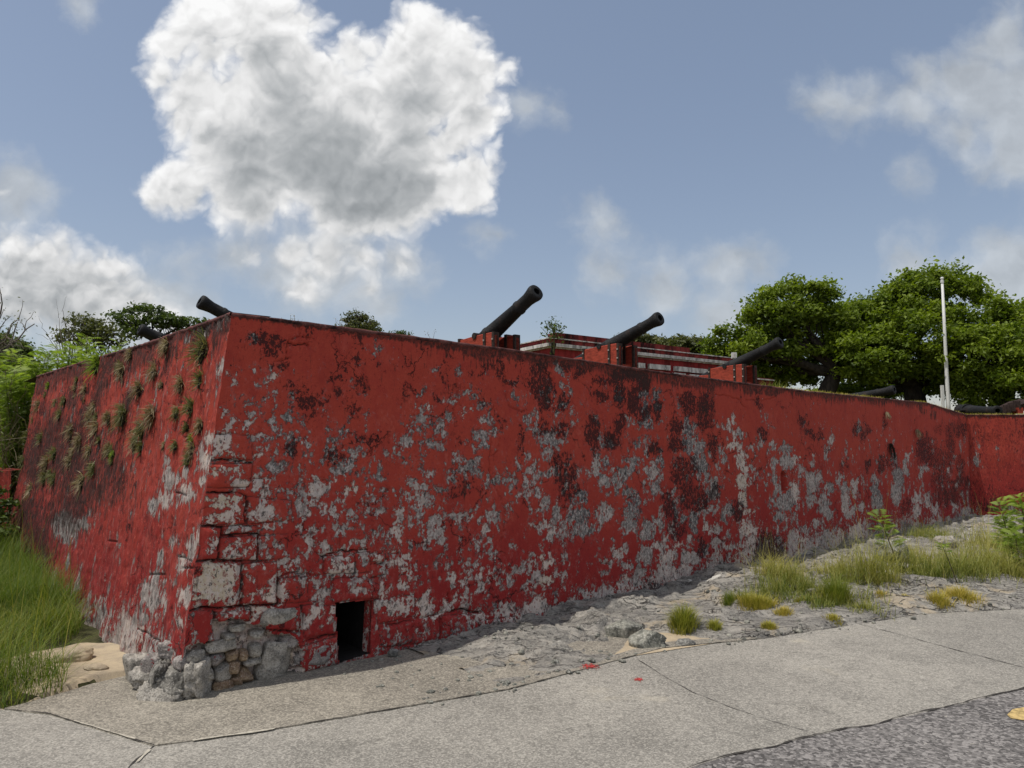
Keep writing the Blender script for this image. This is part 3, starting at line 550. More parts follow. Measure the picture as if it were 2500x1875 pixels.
for (ox, oy, k), wd, txt in JOINTS:
    f = [float(v) for v in txt.split()]; pts = [hit(ox + f[i] * k, oy + f[i + 1] * k) for i in range(0, len(f), 2)]
    wm = wd * k / 345. * max(1, (5.2 + .66 * pts[0][0]) / 5.2) * .62
    xs = [p[0] for p in pts]; m = np.nonzero((AX > min(xs) - .15) & (AX < max(xs) + .15))[0]
    d = segdist(AX[m] + .3 * (WX[m] - AX[m]), Z[m] + .3 * (WZ[m] - Z[m]), pts)
    g = np.exp(-(d / max(wm, .0045)) ** 2); joint[m] = np.maximum(joint[m], g * min(1, wd / 8)); disp[m] = np.minimum(disp[m], -g * .0045 * wd)
    if wd >= 7: disp[m] = disp[m] - .006 * np.exp(-(d / .03) ** 2)
K3 = (300, 1300, 700 / 2212)
k3 = lambda L: [hit(K3[0] + x * K3[2], K3[1] + y * K3[2]) for x, y in L]
RECESS = k3([(720, 690), (1000, 690), (1080, 740), (1120, 775), (1350, 800), (1350, 1120), (1000, 1230), (420, 1420), (-100, 1420), (100, 1150), (330, 960), (510, 890), (690, 850)])
ins = inpoly(WX, WZ, RECESS); rd = segdist(WX, WZ, RECESS + RECESS[:1])
rec = np.where(ins, np.clip(rd / .03, 0, 1), 0)
disp = disp - rec * (.085 + .035 * fbm(q3 * 16, 3, 21)); joint = np.where(ins, joint * .3, joint)
peel = np.where(rec > .05, .1, peel); tone = np.where(rec > .05, .14 + .35 * fbm(q3 * 9, 3, 22), tone); dk = np.where(rec > .05, -.1, dk)
disp += .010 * fbm(q3 * 1.3, 3, 31) + .006 * fbm(q3 * 5, 4, 32) - .004 * (peel > 0) + .004 * fbm(q3 * 20, 3, 33) * (peel > -.01)
lowstone = np.clip(1 - Z / .45, 0, 1) * np.clip((AX - .8) / .8, 0, 1)
disp += lowstone * .035 * fbm(q3 * 3.3, 4, 34)
NX, NZ = hit(1450 + 2050 * S5, 880 + 1300 * S5)                    # small arched niche
nw, nh = .075, .14
du = np.abs(AX - NX); dz = Z - NZ
arch = (du < nw) & (dz > -nh) & (dz < nh - nw + np.sqrt(np.clip(nw ** 2 - du ** 2, 0, None)))
disp = np.where(arch, disp - .16, disp); peel = np.where(arch, -.1, peel)
BLK = [(CRE, '180 305 560 300 640 330 665 640 180 650'), (CRE, '690 340 1160 380 1170 590 690 640'), (CRE, '170 660 390 680 370 1025 150 1030'), (CRE, '400 665 790 660 800 745 400 755'), (CRE, '390 775 785 770 785 1030 370 1025'), (CRE, '805 770 1110 740 1120 1000 800 1035'),
       (CRE, '90 1055 610 1050 612 1525 40 1555'), (CRE, '630 1060 1000 1050 1005 1500 635 1525'), (CRE, '1025 1225 1330 1200 1340 1480 1020 1500'), (CRE, '1500 990 1835 970 1835 1170 1500 1165'), (CRE, '1850 960 2010 940 2000 1160 1850 1170'), (CRE, '2000 960 2180 960 2170 1050 2010 1050'), (CRE, '1600 1220 1960 1210 2110 1300 2110 1430 1590 1490'),
       (CRA, '260 1335 540 1330 720 1345 740 1595 270 1600'), (CRA, '270 1640 740 1640 700 1900 240 1900'), (K3, '450 600 705 610 700 860 515 880'), (K3, '720 620 995 595 985 675 725 695'), (K3, '1085 660 1370 570 1365 750 1100 765'), (K3, '1385 560 1640 560 1645 780 1400 810'), (K3, '1365 880 1650 800 1665 1010 1370 1090'),
       ((900, 1250, 800 / 2212), '40 590 310 560 320 700 60 760'), ((900, 1250, 800 / 2212), '60 790 300 720 480 690 480 870 90 915'), ((900, 1250, 800 / 2212), '500 700 690 690 740 740 740 860 500 890'), ((900, 1250, 800 / 2212), '755 730 1000 700 1050 850 760 880')]
for bi, ((ox, oy, k), txt) in enumerate(BLK):
    f = [float(v) for v in txt.split()]; pts = [hit(ox + f[i] * k, oy + f[i + 1] * k) for i in range(0, len(f), 2)]; xs = [p[0] for p in pts]
    m = np.nonzero((AX > min(xs) - .05) & (AX < max(xs) + .05))[0]; wa = AX[m] + .12 * (WX[m] - AX[m]); wz = Z[m] + .12 * (WZ[m] - Z[m])
    i_ = inpoly(wa, wz, pts); d = segdist(wa, wz, pts + pts[:1]); pil = np.where(i_, np.sqrt(np.clip(d / .028, 0, 1)), 0)
    disp[m] += pil * (.016 + .008 * ((bi * 37) % 5 - 2) / 2); edge = np.exp(-(d / .006) ** 2) * (~i_ | (d < .004)); joint[m] = np.maximum(joint[m], edge * .75); disp[m] -= edge * .008
    tone[m] = np.where(i_, tone[m] + (((bi * 53) % 7) - 3) * .05, tone[m])
cf = np.clip((AX + bat(Z)) / .06, 0, 1)
cornw = .010 * fbm(np.stack([Z * 9, Z * 0, Z * 0], 1), 4, 40)
disp = disp * cf
P3 = O + U * (AX + cornw * (1 - cf))[:, None] + V * (-disp)[:, None] + ZZ * Z[:, None]
F = gridfaces(len(sg), nr); fc_s = AX[F].mean(1); fc_z = Z[F].mean(1)
DR = [hit(K3[0] + x * K3[2], K3[1] + y * K3[2]) for x, y in ((1640, 545), (1925, 520), (1905, 930), (1668, 1010))]
hole = inpoly(fc_s, fc_z, DR)
mesh('wall_face', P3, F[~hole], M_WALL, fort_wall, True, dict(peel=peel, tone=tone, dark=dk, stain=st, joint=joint))
# drain tunnel behind the opening
tb = MB(); d0 = .012; n4 = 4
ring0 = [fort(s, d0, z) for s, z in DR]; ring1 = [fort(s, .95, z) for s, z in DR]
tb.add(ring0 + ring1, [[0, 1, 5, 4], [1, 2, 6, 5], [2, 3, 7, 6], [3, 0, 4, 7], [4, 5, 6, 7]])
tb.build('drain_tunnel', M_DARK, fort_wall)
jb = MB(); a, b = np.array(DR[1]), np.array(DR[2])                    # red painted jamb inside the right edge
jb.add([fort(a[0] + .004, -.004, a[1]), fort(b[0] + .004, -.004, b[1]), fort(b[0] - .012, .1, b[1]), fort(a[0] - .012, .1, a[1] - .01)], [[0, 1, 2, 3]])
jb.build('drain_jamb', M_WALL, fort_wall)
# ---------------- battered sunlit face
tg = [0.]
while tg[-1] < TLEN: tg.append(tg[-1] + .0038 * (5.2 + .75 * tg[-1]))
tg = np.array(tg); tg *= TLEN / tg[-1]; nr2 = 300
T, Rr = np.meshgrid(tg, np.linspace(0, 1, nr2), indexing='ij'); T = T.ravel(); Rr = Rr.ravel()
Z2 = -.15 + (zt_l(T) + .15) * Rr
B2 = BAT * (zt_l(T) - Z2) / 2.652
q4 = np.stack([T, Z2, T * 0], 1)
W2 = T + .03 * fbm(q4 * np.array([12, 5, 1]), 3, 51) + .015 * fbm(q4 * 40, 2, 52); WZ2 = Z2 + .05 * fbm(q4 * np.array([12, 4, 1]), 3, 53)
L7 = (0, 700, 700 / 2212); L8 = (0, 1200, 700 / 2212)
LP = blobs([(L7, '1740 240 60 50 5;1570 330 50 70 5;1440 400 20 40 5;1690 300 30 60 4;1290 1350 25 60 3;1430 1450 35 60 2;1440 1560 60 60 1;1590 1340 50 90 1;1300 1480 40 100 3;1290 1180 20 30 3;1720 600 30 60 2;1560 1490 40 50 1;1020 1400 15 50 4;1380 1470 20 50 3;1620 1150 40 60 1;1540 1250 25 60 2'),
   (L8, '500 280 110 130 5;640 250 60 60 4;1180 110 40 80 4;1280 60 50 80 2;1450 20 60 50 2;1240 520 40 90 4;1150 790 100 120 4;1200 700 60 60 4;1100 950 50 80 5;1330 700 25 30 3;1400 560 40 80 2;1480 420 40 120 2;1430 800 50 90 2;1390 980 40 60 2;600 700 12 90 3;830 780 15 60 4;820 920 40 40 3;1000 1180 60 80 3;720 1080 90 100 2;800 1180 80 90 2;940 1270 120 120 3;620 1060 60 90 3;1080 1290 70 100 3;1200 1330 110 110 2;1340 400 30 60 2;1540 330 30 80 1;1600 560 30 100 1;540 520 15 80 5;1260 860 40 60 2;1500 700 25 120 1'),], 'l')
p2, t2 = blobfield(W2, WZ2, LP)
foot2 = np.interp(T, [0, 1.2, 3, 8], [.30, .30, .2, .12]) - Z2 + .2 * fbm(q4 * np.array([4, 3, 1]), 4, 55)
use = foot2 * .2 > p2; p2 = np.where(use, np.clip(foot2 * .2, -.12, .035), p2); t2 = np.where(use, .3 + .7 * fbm(q4 * 4, 3, 56), t2)
sc_ = fbm(q4 * np.array([22, 6, 1]), 4, 57) - .47; use = sc_ * .08 > p2; p2 = np.where(use, sc_ * .1, p2); t2 = np.where(use, .35, t2)
LD = blobs([(L7, '''600 1250 330 300;800 1450 220 200;450 1200 200 250;350 1450 200 200;950 1000 80 110;700 950 120 110;1100 1100 120 110;1200 990 90 80;500 880 80 90;330 940 90 60;1000 850 60 80;1320 560 40 120;1180 660 60 90;1590 350 120 80;660 790 60 70;800 720 90 120;1500 260 250 60;1080 780 50 70;250 1250 60 250;1560 520 80 80;850 640 90 90;1300 650 30 90;950 690 60 100'''),
   (L8, '250 500 120 330;180 300 90 260;330 150 160 130;600 120 130 120;780 300 40 60;980 280 40 60;1180 380 40 40')], 'l')
d2, _ = blobfield(W2, WZ2, LD); d2 = np.clip(d2 * 1.6 + .02, -.12, .09) + .05 * fbm(q4 * np.array([4, .9, 1]), 3, 58)
LS = blobs([(L7, '''330 760 130 100;470 700 140 50;900 600 120 110;600 650 90 60;780 780 50 150;1150 520 220 70;1450 330 260 90;1330 480 60 110;1600 260 160 50;560 1330 300 260;420 1150 160 220;820 1400 160 180;690 980 70 130;560 880 70 120;640 1550 300 120;980 880 60 90;300 1330 140 300'''), (L8, '300 380 130 260;200 180 120 240;520 170 160 160;600 60 200 120')], 'l')
s2, _ = blobfield(W2, WZ2, LS); s2 = np.clip(s2 * 3.8 + .36, 0, .70)
s2 = np.maximum(s2, np.clip(1 - (zt_l(T) - Z2) / (.20 + .26 * (fbm(q4 * np.array([5, .5, 1]), 3, 59) + .4)), 0, 1))
j2 = np.zeros(len(T)); D2 = .030 * fbm(q4 * np.array([5, 1.4, 1]), 4, 60) + .018 * fbm(q4 * np.array([16, 4.5, 1]), 3, 61) + .010 * fbm(q4 * np.array([30, 16, 1]), 2, 63)
D2 += .05 * fbm(q4 * 3.2, 4, 62) * np.clip(1 - Z2 / .5, 0, 1)
for txt in ('1150 640 1260 640', '1400 590 1500 590', '840 380 900 390 890 430', '1380 500 1480 540', '1430 1650 1540 1650', '1040 1060 1230 1140 1240 1180', '1340 0 1450 30'):
    f = [float(v) for v in txt.split()]; pts = [hit(L8[0] + f[i] * L8[2], L8[1] + f[i + 1] * L8[2], 'l') for i in range(0, len(f), 2)]
    g = np.exp(-(segdist(T, Z2, pts) / .007) ** 2); j2 = np.maximum(j2, g * .7); D2 -= g * .015
cf2 = np.clip(T / .06, 0, 1); D2 = D2 * cf2
cw2 = .010 * fbm(np.stack([Z2 * 9, Z2 * 0, Z2 * 0], 1), 4, 40) * (1 - cf2)
PL = O + V * T[:, None] - U * (B2 + D2 - cw2)[:, None] + ZZ * Z2[:, None]
mesh('wall_face', PL, gridfaces(len(tg), nr2)[:, ::-1], M_WALLR, fort_wall, True, dict(peel=p2, tone=t2, dark=d2, stain=s2, joint=j2))
# ---------------- return face at the far end, running to the right
EW = fort(SLEN, 0); rx_ = np.linspace(0, 9, 260); nr3 = 90
X3, R3 = np.meshgrid(rx_, np.linspace(0, 1, nr3), indexing='ij'); X3 = X3.ravel(); R3 = R3.ravel()
Z3 = -.15 + (2.345 + .15) * R3; q5 = np.stack([X3 + 40, Z3, X3 * 0], 1)
pe = fbm(q5 * np.array([5, 2.5, 1]), 4, 71) - .5 + .25 * np.clip(.7 - Z3, 0, 1); pe = np.clip(pe * .15, -.12, .1)
dd = -.04 + .16 * fbm(q5 * np.array([2, 1, 1]), 3, 72) + .1 * np.clip(1.3 - Z3, 0, 1) * (Z3 > .3)
mesh('wall_face', EW + np.stack([X3, -.01 * fbm(q5 * 4, 3, 73) - 0 * X3, Z3], 1), gridfaces(260, nr3), M_WALLR, fort_wall, True, dict(peel=pe, tone=.3 + 0 * X3, dark=dd, stain=np.clip(1 - (2.345 - Z3) / .1, 0, 1), joint=0 * X3))
# end of the battered face (short return seen edge on)
tb = MB(); tb.add([fort(-B, TLEN, z) for B, z in ((bat(-.15), -.15), (0, 2.775))] + [fort(1.2, TLEN, -.15), fort(1.2, TLEN, 2.775)], [[0, 1, 3, 2]]); tb.build('wall_end', M_WALLR, fort_wall)
# ---------------- top of the rampart: dark coping strip, then earth
def topz(s, t):
    base = np.where(t < s, zt_r(np.clip(s, 0, 15.6)), zt_l(np.clip(t, 0, 8.17)))
    k = np.clip((np.minimum(s, t) - .3) / 3.5, 0, 1)
    return base * (1 - k) + 2.60 * k - .02 * np.clip(np.minimum(s, t) / .4, 0, 1)
gs = np.concatenate([np.linspace(0, 1, 12), np.linspace(1.25, SLEN, 60)]); gt = np.concatenate([np.linspace(0, 1, 14), np.linspace(1.3, 9.5, 24)])
Sg, Tg = np.meshgrid(gs, gt, indexing='ij'); Sg = Sg.ravel(); Tg = Tg.ravel()
zg = topz(Sg, Tg) + .02 * fbm(np.stack([Sg * 3, Tg * 3, 0 * Sg], 1), 3, 80) * (np.minimum(Sg, Tg) > .2)
me_top = O + U * Sg[:, None] + V * Tg[:, None] + ZZ * zg[:, None]
mesh('rampart_top', me_top, gridfaces(len(gs), len(gt)), M_TURF, fort_wall, True)
cop = MB()                                                          # weathered coping along both parapet edges
def coping(fn, n, ztop, out, seed):
    a = np.linspace(0, 1, n); v = []; 
    for i, x in enumerate(a):
        j = .004 * fbm(np.array([[x * 160, seed, 0]]), 3)[0]
        p, nrm = fn(x); z = ztop(x)
        v += [p - nrm * (.30) + ZZ * (z + .012), p + nrm * (out * .5 + j) + ZZ * (z + .008 + j), p + nrm * (out + j * 1.2) + ZZ * (z - .012 + j), p - nrm * .02 + ZZ * (z - .03)]
    q = [[i * 4 + k, i * 4 + k + 1, i * 4 + k + 5, i * 4 + k + 4] for i in range(n - 1) for k in range(3)]
    cop.add(v, q)
coping(lambda x: (fort(SLEN * x, 0), -V), 400, lambda x: zt_r(SLEN * x), .010, 1)
coping(lambda x: (fort(0, TLEN * x), -U), 260, lambda x: zt_l(TLEN * x), .012, 2)
coping(lambda x: (EW + np.array([9 * x, 0, 0]), np.array([0, -1., 0])), 120, lambda x: 2.345, .01, 3)
M_COP = flat('weathered_coping', (.14, .055, .05), .9, .55, 7)
cop.build('coping', M_COP, fort_wall, True)
# ---------------- stones
def sphere(n=14, m=20):
    th = np.linspace(0, math.pi, n); ph = np.linspace(0, 2 * math.pi, m, endpoint=False)
    v = [[math.sin(a) * math.cos(b), math.sin(a) * math.sin(b), math.cos(a)] for a in th for b in ph]
    q = [[i * m + j, (i + 1) * m + j, (i + 1) * m + (j + 1) % m, i * m + (j + 1) % m] for i in range(n - 1) for j in range(m)]
    return np.array(v), np.array(q)
def stone(name, c, e, axes, mat, seed, parent=None, box=3., rough=.16, n=22, facet=0, crag=0.):
    v, q = sphere(n, int(n * 1.5))
    k = (np.abs(v) ** box).sum(1) ** (-1 / box); v = v * k[:, None]
    v = v * (1 + rough * fbm(v * 1.5 + seed * 7.1, 4, seed)[:, None] + rough * .5 * fbm(v * 6 + seed, 4, seed + 1)[:, None] - rough * crag * np.abs(fbm(v * 3.2 + seed * 3, 4, seed + 2))[:, None])
    if facet:
        r2 = np.random.default_rng(seed)
        for _ in range(facet):
            nn = r2.normal(size=3); nn /= np.linalg.norm(nn); d = v @ nn; lim = r2.uniform(.62, .85); v = v - np.clip(d - lim, 0, None)[:, None] * nn * .92
    v = (v * np.asarray(e)) @ np.asarray(axes)
    o = mesh(name, v, q, mat, parent, True)
    o.location = Vector(c) - (Vector(parent.location) if parent else Vector((0, 0, 0)))
    return o
for o in list(fort_wall.children): o.location = -Vector(fort_wall.location)
RUB = [(560, 965, 80, 50, 0), (770, 880, 110, 48, 0), (640, 1010, 42, 42, 0), (745, 985, 60, 40, 1), (860, 950, 42, 46, 2), (868, 1048, 42, 46, 2), (960, 1120, 58, 66, 2), (785, 1085, 60, 66, 0), (670, 1095, 40, 52, 0), (790, 1190, 78, 42, 2), (1195, 985, 132, 150, 0), (1320, 835, 75, 55, 1),
   (940, 955, 34, 42, 2), (1035, 915, 42, 50, 0), (890, 1165, 42, 46, 2), (560, 1125, 62, 70, 0), (480, 1010, 50, 60, 1), (1010, 1000, 60, 34, 0), (1215, 650, 140, 62, 0), (900, 740, 60, 30, 0), (1060, 790, 60, 30, 0), (640, 1210, 60, 50, 0), (820, 810, 50, 25, 0), (1480, 950, 120, 70, 1)]
for i, (x, y, rx, ry, k) in enumerate(RUB):
    s, z, a, b = ell(K3[0] + x * K3[2], K3[1] + y * K3[2], rx * K3[2], ry * K3[2])
    if i == 18 or i == 23: dpt = .035
    else: dpt = .068
    stone('rubble_stone', fort(s, dpt, z), (a * 1.1, .075, b * 1.1), (U, V, ZZ), [M_STONE, M_STONER, M_STONET][k], 100 + i, fort_wall, 3.6, .2, 22, 3)
def gstone(name, x, y, rx, ry, depth, mat, seed, lift=0, axes=None, **kw):
    p = ground(x, y); sc = np.linalg.norm(p - np.array([0, 0, EYE])) / FPX
    return (name, p, rx * sc, ry * sc)
# corner boulder and the loose stones at the foot of the corner, all mortared in
X_, Y_ = np.array([1., 0, 0]), np.array([0, 1., 0])
for i, (x, y, rx, ry, back, mat, fc) in enumerate([(438, 1664, 62, 62, .16, M_CRAG, 3), (388, 1655, 26, 42, .14, M_CRAG, 2), (378, 1630, 24, 34, .3, M_STONER, 0), (418, 1588, 32, 24, .27, M_STONER, 2), (332, 1630, 30, 32, .44, M_STONE, 0), (405, 1690, 62, 26, .14, M_STONE, 0), (355, 1655, 34, 26, .30, M_STONE, 0), (482, 1655, 26, 44, .14, M_STONE, 0)]):
    p = at(x, y, ground(430, 1715)[1] + back); sc = p[1] / FPX * .95
    stone('corner_boulder' if i < 2 else 'rubble_stone', p, (rx * sc, max(rx, ry) * sc * .9, ry * sc), (X_, Y_, ZZ), mat, 140 + i, fort_wall, 3.4 if i < 2 else 6., .26, 44 if i < 2 else 30, fc + 2, 1.5 if i < 2 else .8)
# ------------------------------------------------------------------ ground
def polymesh(name, P, z, mat, kind='structure', h=0.0, parent=None):
    P = np.asarray(P, float); n = len(P)
    import bmesh
    bm = bmesh.new(); vs = [bm.verts.new((p[0], p[1], z)) for p in P]; f = bm.faces.new(vs)
    if f.normal.z < 0: f.normal_flip()
    if h:
        r = bmesh.ops.extrude_face_region(bm, geom=[f]); 
        for v in [g for g in r['geom'] if isinstance(g, bmesh.types.BMVert)]: v.co.z -= h
    bmesh.ops.recalc_face_normals(bm, faces=bm.faces); bmesh.ops.triangulate(bm, faces=bm.faces)
    me = bpy.data.meshes.new(name); bm.to_mesh(me); bm.free(); me.update()
    if me.polygons and sum(p.normal.z * p.area for p in me.polygons) < -1e-6: me.flip_normals()
    return link(name, me, mat, parent, kind)
def jag(P, amp, step, seed):
    """subdivide a ground polyline and roughen it"""
    P = np.asarray(P, float)[:, :2]; out = []
    for a, b in zip(P[:-1], P[1:]):
        n = max(1, int(np.linalg.norm(b - a) / step))
        out += [a + (b - a) * k / n for k in range(n)]
    out.append(P[-1]); out = np.array(out)
    q = np.stack([out[:, 0] * 4, out[:, 1] * 4, np.full(len(out), seed)], 1)
    d = np.gradient(out, axis=0); d /= np.linalg.norm(d, axis=1)[:, None] + 1e-9
    return out + np.stack([-d[:, 1], d[:, 0]], 1) * (amp * fbm(q, 4, seed))[:, None]
def strip(name, P, wid, z, mat, seed, amp=.006, parent=None):
    P = jag(P, amp, .03, seed); d = np.gradient(P, axis=0); d /= np.linalg.norm(d, axis=1)[:, None] + 1e-9
    nn = np.stack([-d[:, 1], d[:, 0]], 1)
    wv = wid * (.2 + 2.2 * np.abs(fbm(np.stack([P[:, 0] * 9, P[:, 1] * 9, 0 * P[:, 0]], 1), 3, seed + 3)))
    v = np.empty((len(P) * 2, 3)); v[0::2, :2] = P - nn * wv[:, None]; v[1::2, :2] = P + nn * wv[:, None]; v[:, 2] = z
    i = np.arange(len(P) - 1) * 2
    return mesh(name, v, np.stack([i, i + 2, i + 3, i + 1], 1), mat, parent, False, kind='structure')
G = lambda *xy: [ground(x, y) for x, y in xy]
mesh('ground', [(-1500, -1500, -.12), (1500, -1500, -.12), (1500, 1500, -.12), (-1500, 1500, -.12)], [[0, 1, 2, 3]], M_SOIL, kind='structure')
EDGE = G((384, 1822), (633, 1788), (1243, 1684), (1616, 1584), (1860, 1560), (2124, 1519), (2251, 1499), (2500, 1487))
EDGE = [np.array([-9., EDGE[0][1] - .0, 0])] [:0] + EDGE + [EDGE[-1] + np.array([12, 9.0, 0])]
LJ = G((10, 1733), (120, 1745), (375, 1822))
road_edge = np.concatenate([jag([LJ[0] + np.array([-9, 1.0, 0])] + LJ, .012, .05, 5), jag(EDGE, .012, .05, 6)])
polymesh('road', list(road_edge) + [np.array([40, 10]), np.array([40, -30]), np.array([-30, -30]), np.array([-30, LJ[0][1] + .5])], 0., M_CONC, h=.12)
# darker apron between the road joint and the wall
AP = list(jag(LJ, .012, .05, 5)) + list(jag(EDGE[:5], .012, .05, 6))
APB = jag([np.array(p) for p in G((1800, 1556), (1616, 1570), (1500, 1600))] + [fort(4.6, -.35), fort(4.2, .05)], .03, .05, 8)
APF = [fort(s, .12)[:2] for s in (3.4, 2.6, 2.0, 1.2, .4, -.2)] + [g[:2] for g in G((350, 1640),)] + list(jag(G((350, 1640), (220, 1672), (120, 1702), (12, 1731)), .03, .04, 9))
polymesh('pavement', AP + list(APB) + APF, .006, M_APRON, h=.13)
strip('pavement_joint', EDGE[:5], .0045, .009, M_JOINT, 21)
strip('pavement_joint', LJ, .0045, .009, M_JOINT, 22, .012)
strip('pavement_joint', EDGE[4:8], .007, .006, M_JOINT, 23)
for L, wd, sd in ((G((2100, 1524), (2240, 1562), (2500, 1631)) , .006, 24), (G((1560, 1612), (1610, 1645), (1690, 1690), (1790, 1730), (1880, 1760), (1990, 1790)), .003, 25), (G((375, 1822), (340, 1850), (305, 1885)), .005, 26)):
    strip('road_joint', L, wd, .004, M_JOINT, sd, .012)
strip('pale_joint_filler', G((470, 1812), (560, 1799), (650, 1786), (670, 1783)), .010, .0115, M_JLIGHT, 27, .004)
strip('pale_joint_filler', G((180, 1763), (260, 1788), (330, 1808)), .008, .0115, M_JLIGHT, 28, .006)
strip('pale_joint_filler', G((366, 1832), (335, 1862)), .009, .0065, M_JLIGHT, 29, .004)
# coarse asphalt at the near right
ASE = jag(G((1560, 1930), (1700, 1872), (1893, 1824), (2050, 1790), (2200, 1757), (2350, 1722), (2500, 1684)) + [ground(2500, 1684) + np.array([4, 1.9, 0])], .03, .035, 31)
asph = polymesh('asphalt', list(ASE) + [np.array([9, 0]), np.array([9, -6]), np.array([0, -6])], .012, M_ASPH, h=.1)
strip('asphalt_edge', ASE[:, :2], .010, .017, M_JOINT, 32, .02)
yp = jag(G((2462, 1752), (2475, 1738), (2520, 1730), (2540, 1750), (2500, 1765), (2470, 1760), (2462, 1752)), .01, .02, 33)
polymesh('road_marking', yp[:-1], .0165, M_YELLOW)
def splat(name, x, y, rx, ry, z, n, seed):
    r = np.random.default_rng(seed); c = ground(x, y); ex = np.linalg.norm(ground(x + rx, y) - c); ey = np.linalg.norm(ground(x, y - ry) - c); mb = MB()
    for _ in range(n):
        p = r.normal(size=2) * .42; s = r.uniform(.002, .009) * (1.3 - min(1, np.hypot(*p)))
        a = np.linspace(0, 2 * math.pi, 7, endpoint=False) + r.uniform(0, 6); q = [[c[0] + p[0] * ex + s * 1.5 * math.cos(b) * r.uniform(.6, 1.2), c[1] + p[1] * ey + s * math.sin(b) * r.uniform(.6, 1.2), z + _ * 2e-6] for b in a]
        mb.add(q, t=[[0, k, k + 1] for k in range(1, 6)])
    return mb.build(name, M_REDSPRAY, kind='structure')
splat('red_paint_spatter', 1441, 1630, 34, 10, .0105, 130, 41); splat('red_paint_spatter', 1558, 1659, 16, 6, .003, 60, 42)
# ---- bedrock ledge and sand between wall and road
EA = np.array([[np.dot(p - O, U), -np.dot(p - O, V)] for p in EDGE]); EA = EA[np.argsort(EA[:, 0])]
sA = np.concatenate([np.linspace(1.55, 9, 420), np.linspace(9.03, 22, 260)]); rA = np.linspace(-.04, 1.02, 150)
SS, RR = np.meshgrid(sA, rA, indexing='ij'); SS = SS.ravel(); RR = RR.ravel()
wmax = np.interp(SS, EA[:, 0], EA[:, 1]); wmax = np.maximum(wmax, .3)
WW = np.where(SS < SLEN, RR * wmax, RR * wmax); xy = O + U * SS[:, None] - V * WW[:, None]
def ledge_h(x, y, s, wr):
    q = np.stack([x * .9, y * 1.3, 0 * x], 1)
    ridged = 1 - np.abs(fbm(q * 2.1 + 3, 5, 91)) * 2.2
    h = .07 * fbm(q * 1.2, 4, 90) + .085 * (ridged - .55) + .03 * fbm(q * 7, 4, 92) + .006 * fbm(q * 30, 3, 95)
    rise = np.interp(s, [1.5, 3, 5, 8, 12, 16, 22], [.0, .03, .07, .09, .12, .16, .2])
    env = np.clip((1 - wr) / .35, 0, 1); env = env * env * (3 - 2 * env)
    terr = np.floor(h * 30 + fbm(q * 3, 2, 97)) / 30
    h = .55 * h + .45 * terr
    return (h * np.clip((s - 1.2) / 1.2, .25, 1) * 1.1 + rise * (1 - wr) * 1.3) * (.25 + .75 * env) + .012 - .05 * np.clip((wr - .93) / .09, 0, 1) * 1.
hz = ledge_h(xy[:, 0], xy[:, 1], SS, RR) + .035 * np.clip((SS - 5.3) / .8, 0, 1) * np.clip((1 - RR) / .08, 0, 1)
dip = np.exp(-(((SS - 3.25) / .34) ** 2 + ((RR - .84) / .10) ** 2)); hz -= .12 * dip                      # sandy hollow
hz = np.where((SS > 3.75) & (RR < .96), np.maximum(hz, .024 + .022 * fbm(xy * 3.1, 4, 99)), hz)
for s0, r0, sx, rx0, hh in ((5.6, .25, .6, .2, .09), (4.2, .28, .5, .16, .07), (6.9, .6, .6, .25, .07), (2.5, .45, .4, .2, .035), (3.4, .4, .35, .2, .05), (4.3, .68, .45, .15, .055), (5.2, .8, .5, .12, .05), (6.1, .82, .5, .12, .05), (8.2, .7, .8, .15, .05), (10.5, .6, 1., .2, .06)):
    hz += hh * np.exp(-(((SS - s0) / sx) ** 2 + ((RR - r0) / rx0) ** 2)) * (1 + .35 * fbm(xy * 5, 3, 98))
def ground_z(x, y):
    s = (x - O[0]) * U[0] + (y - O[1]) * U[1]; ww = -((x - O[0]) * V[0] + (y - O[1]) * V[1])
    i = np.argmin(np.abs(sA - s)); wm = max(.3, np.interp(s, EA[:, 0], EA[:, 1])); k = np.argmin(np.abs(rA - ww / wm)); return hz[i * len(rA) + k]
mesh('rock_ledge', np.stack([xy[:, 0], xy[:, 1], hz], 1), gridfaces(len(sA), len(rA))[:, ::-1], M_ROCK, None, True, kind='structure')
sp_ = [fort(s, -r_ * max(.3, np.interp(s, EA[:, 0], EA[:, 1]))) for s, r_ in ((1.6, .02), (6, .02), (12, .02), (22, .02), (22, .97), (12, .97), (6, .965), (4, .965), (2.2, .9))]
polymesh('sand', [p[:2] for p in sp_], .005, M_SAND)
# ---- left verge: grassy bank in front of the battered face
xs_ = np.linspace(-14, -2.2, 130); ys_ = np.linspace(3.2, 16, 130)
XX, YY = np.meshgrid(xs_, ys_, indexing='ij'); XX = XX.ravel(); YY = YY.ravel()
def verge_z(x, y):
    b = -((x - O[0]) * U[0] + (y - O[1]) * U[1]); t = (x - O[0]) * V[0] + (y - O[1]) * V[1]
    return -.03 + .10 * np.clip(t / 4, -.4, 2.2) + .05 * fbm(np.stack([x * 1.1, y * 1.1, 0 * x], 1), 3, 110) + .03 * np.clip(b - .3, 0, 3) * np.clip(t, 0, 1)
hv = verge_z(XX, YY); bq = ((XX - O[0]) * U[0] + (YY - O[1]) * U[1])
LJx = np.array([p[:2] for p in [LJ[0] + np.array([-9, 1.0, 0])] + list(G((12, 1731), (120, 1702), (220, 1672), (350, 1640), (400, 1640)))])
edge_y = np.interp(XX, LJx[:, 0], LJx[:, 1]); hv = np.where(YY < edge_y + .05, -.14, np.where(YY < edge_y + .3, np.minimum(hv, .02), hv))
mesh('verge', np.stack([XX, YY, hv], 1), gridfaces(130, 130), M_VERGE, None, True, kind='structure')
ms = []
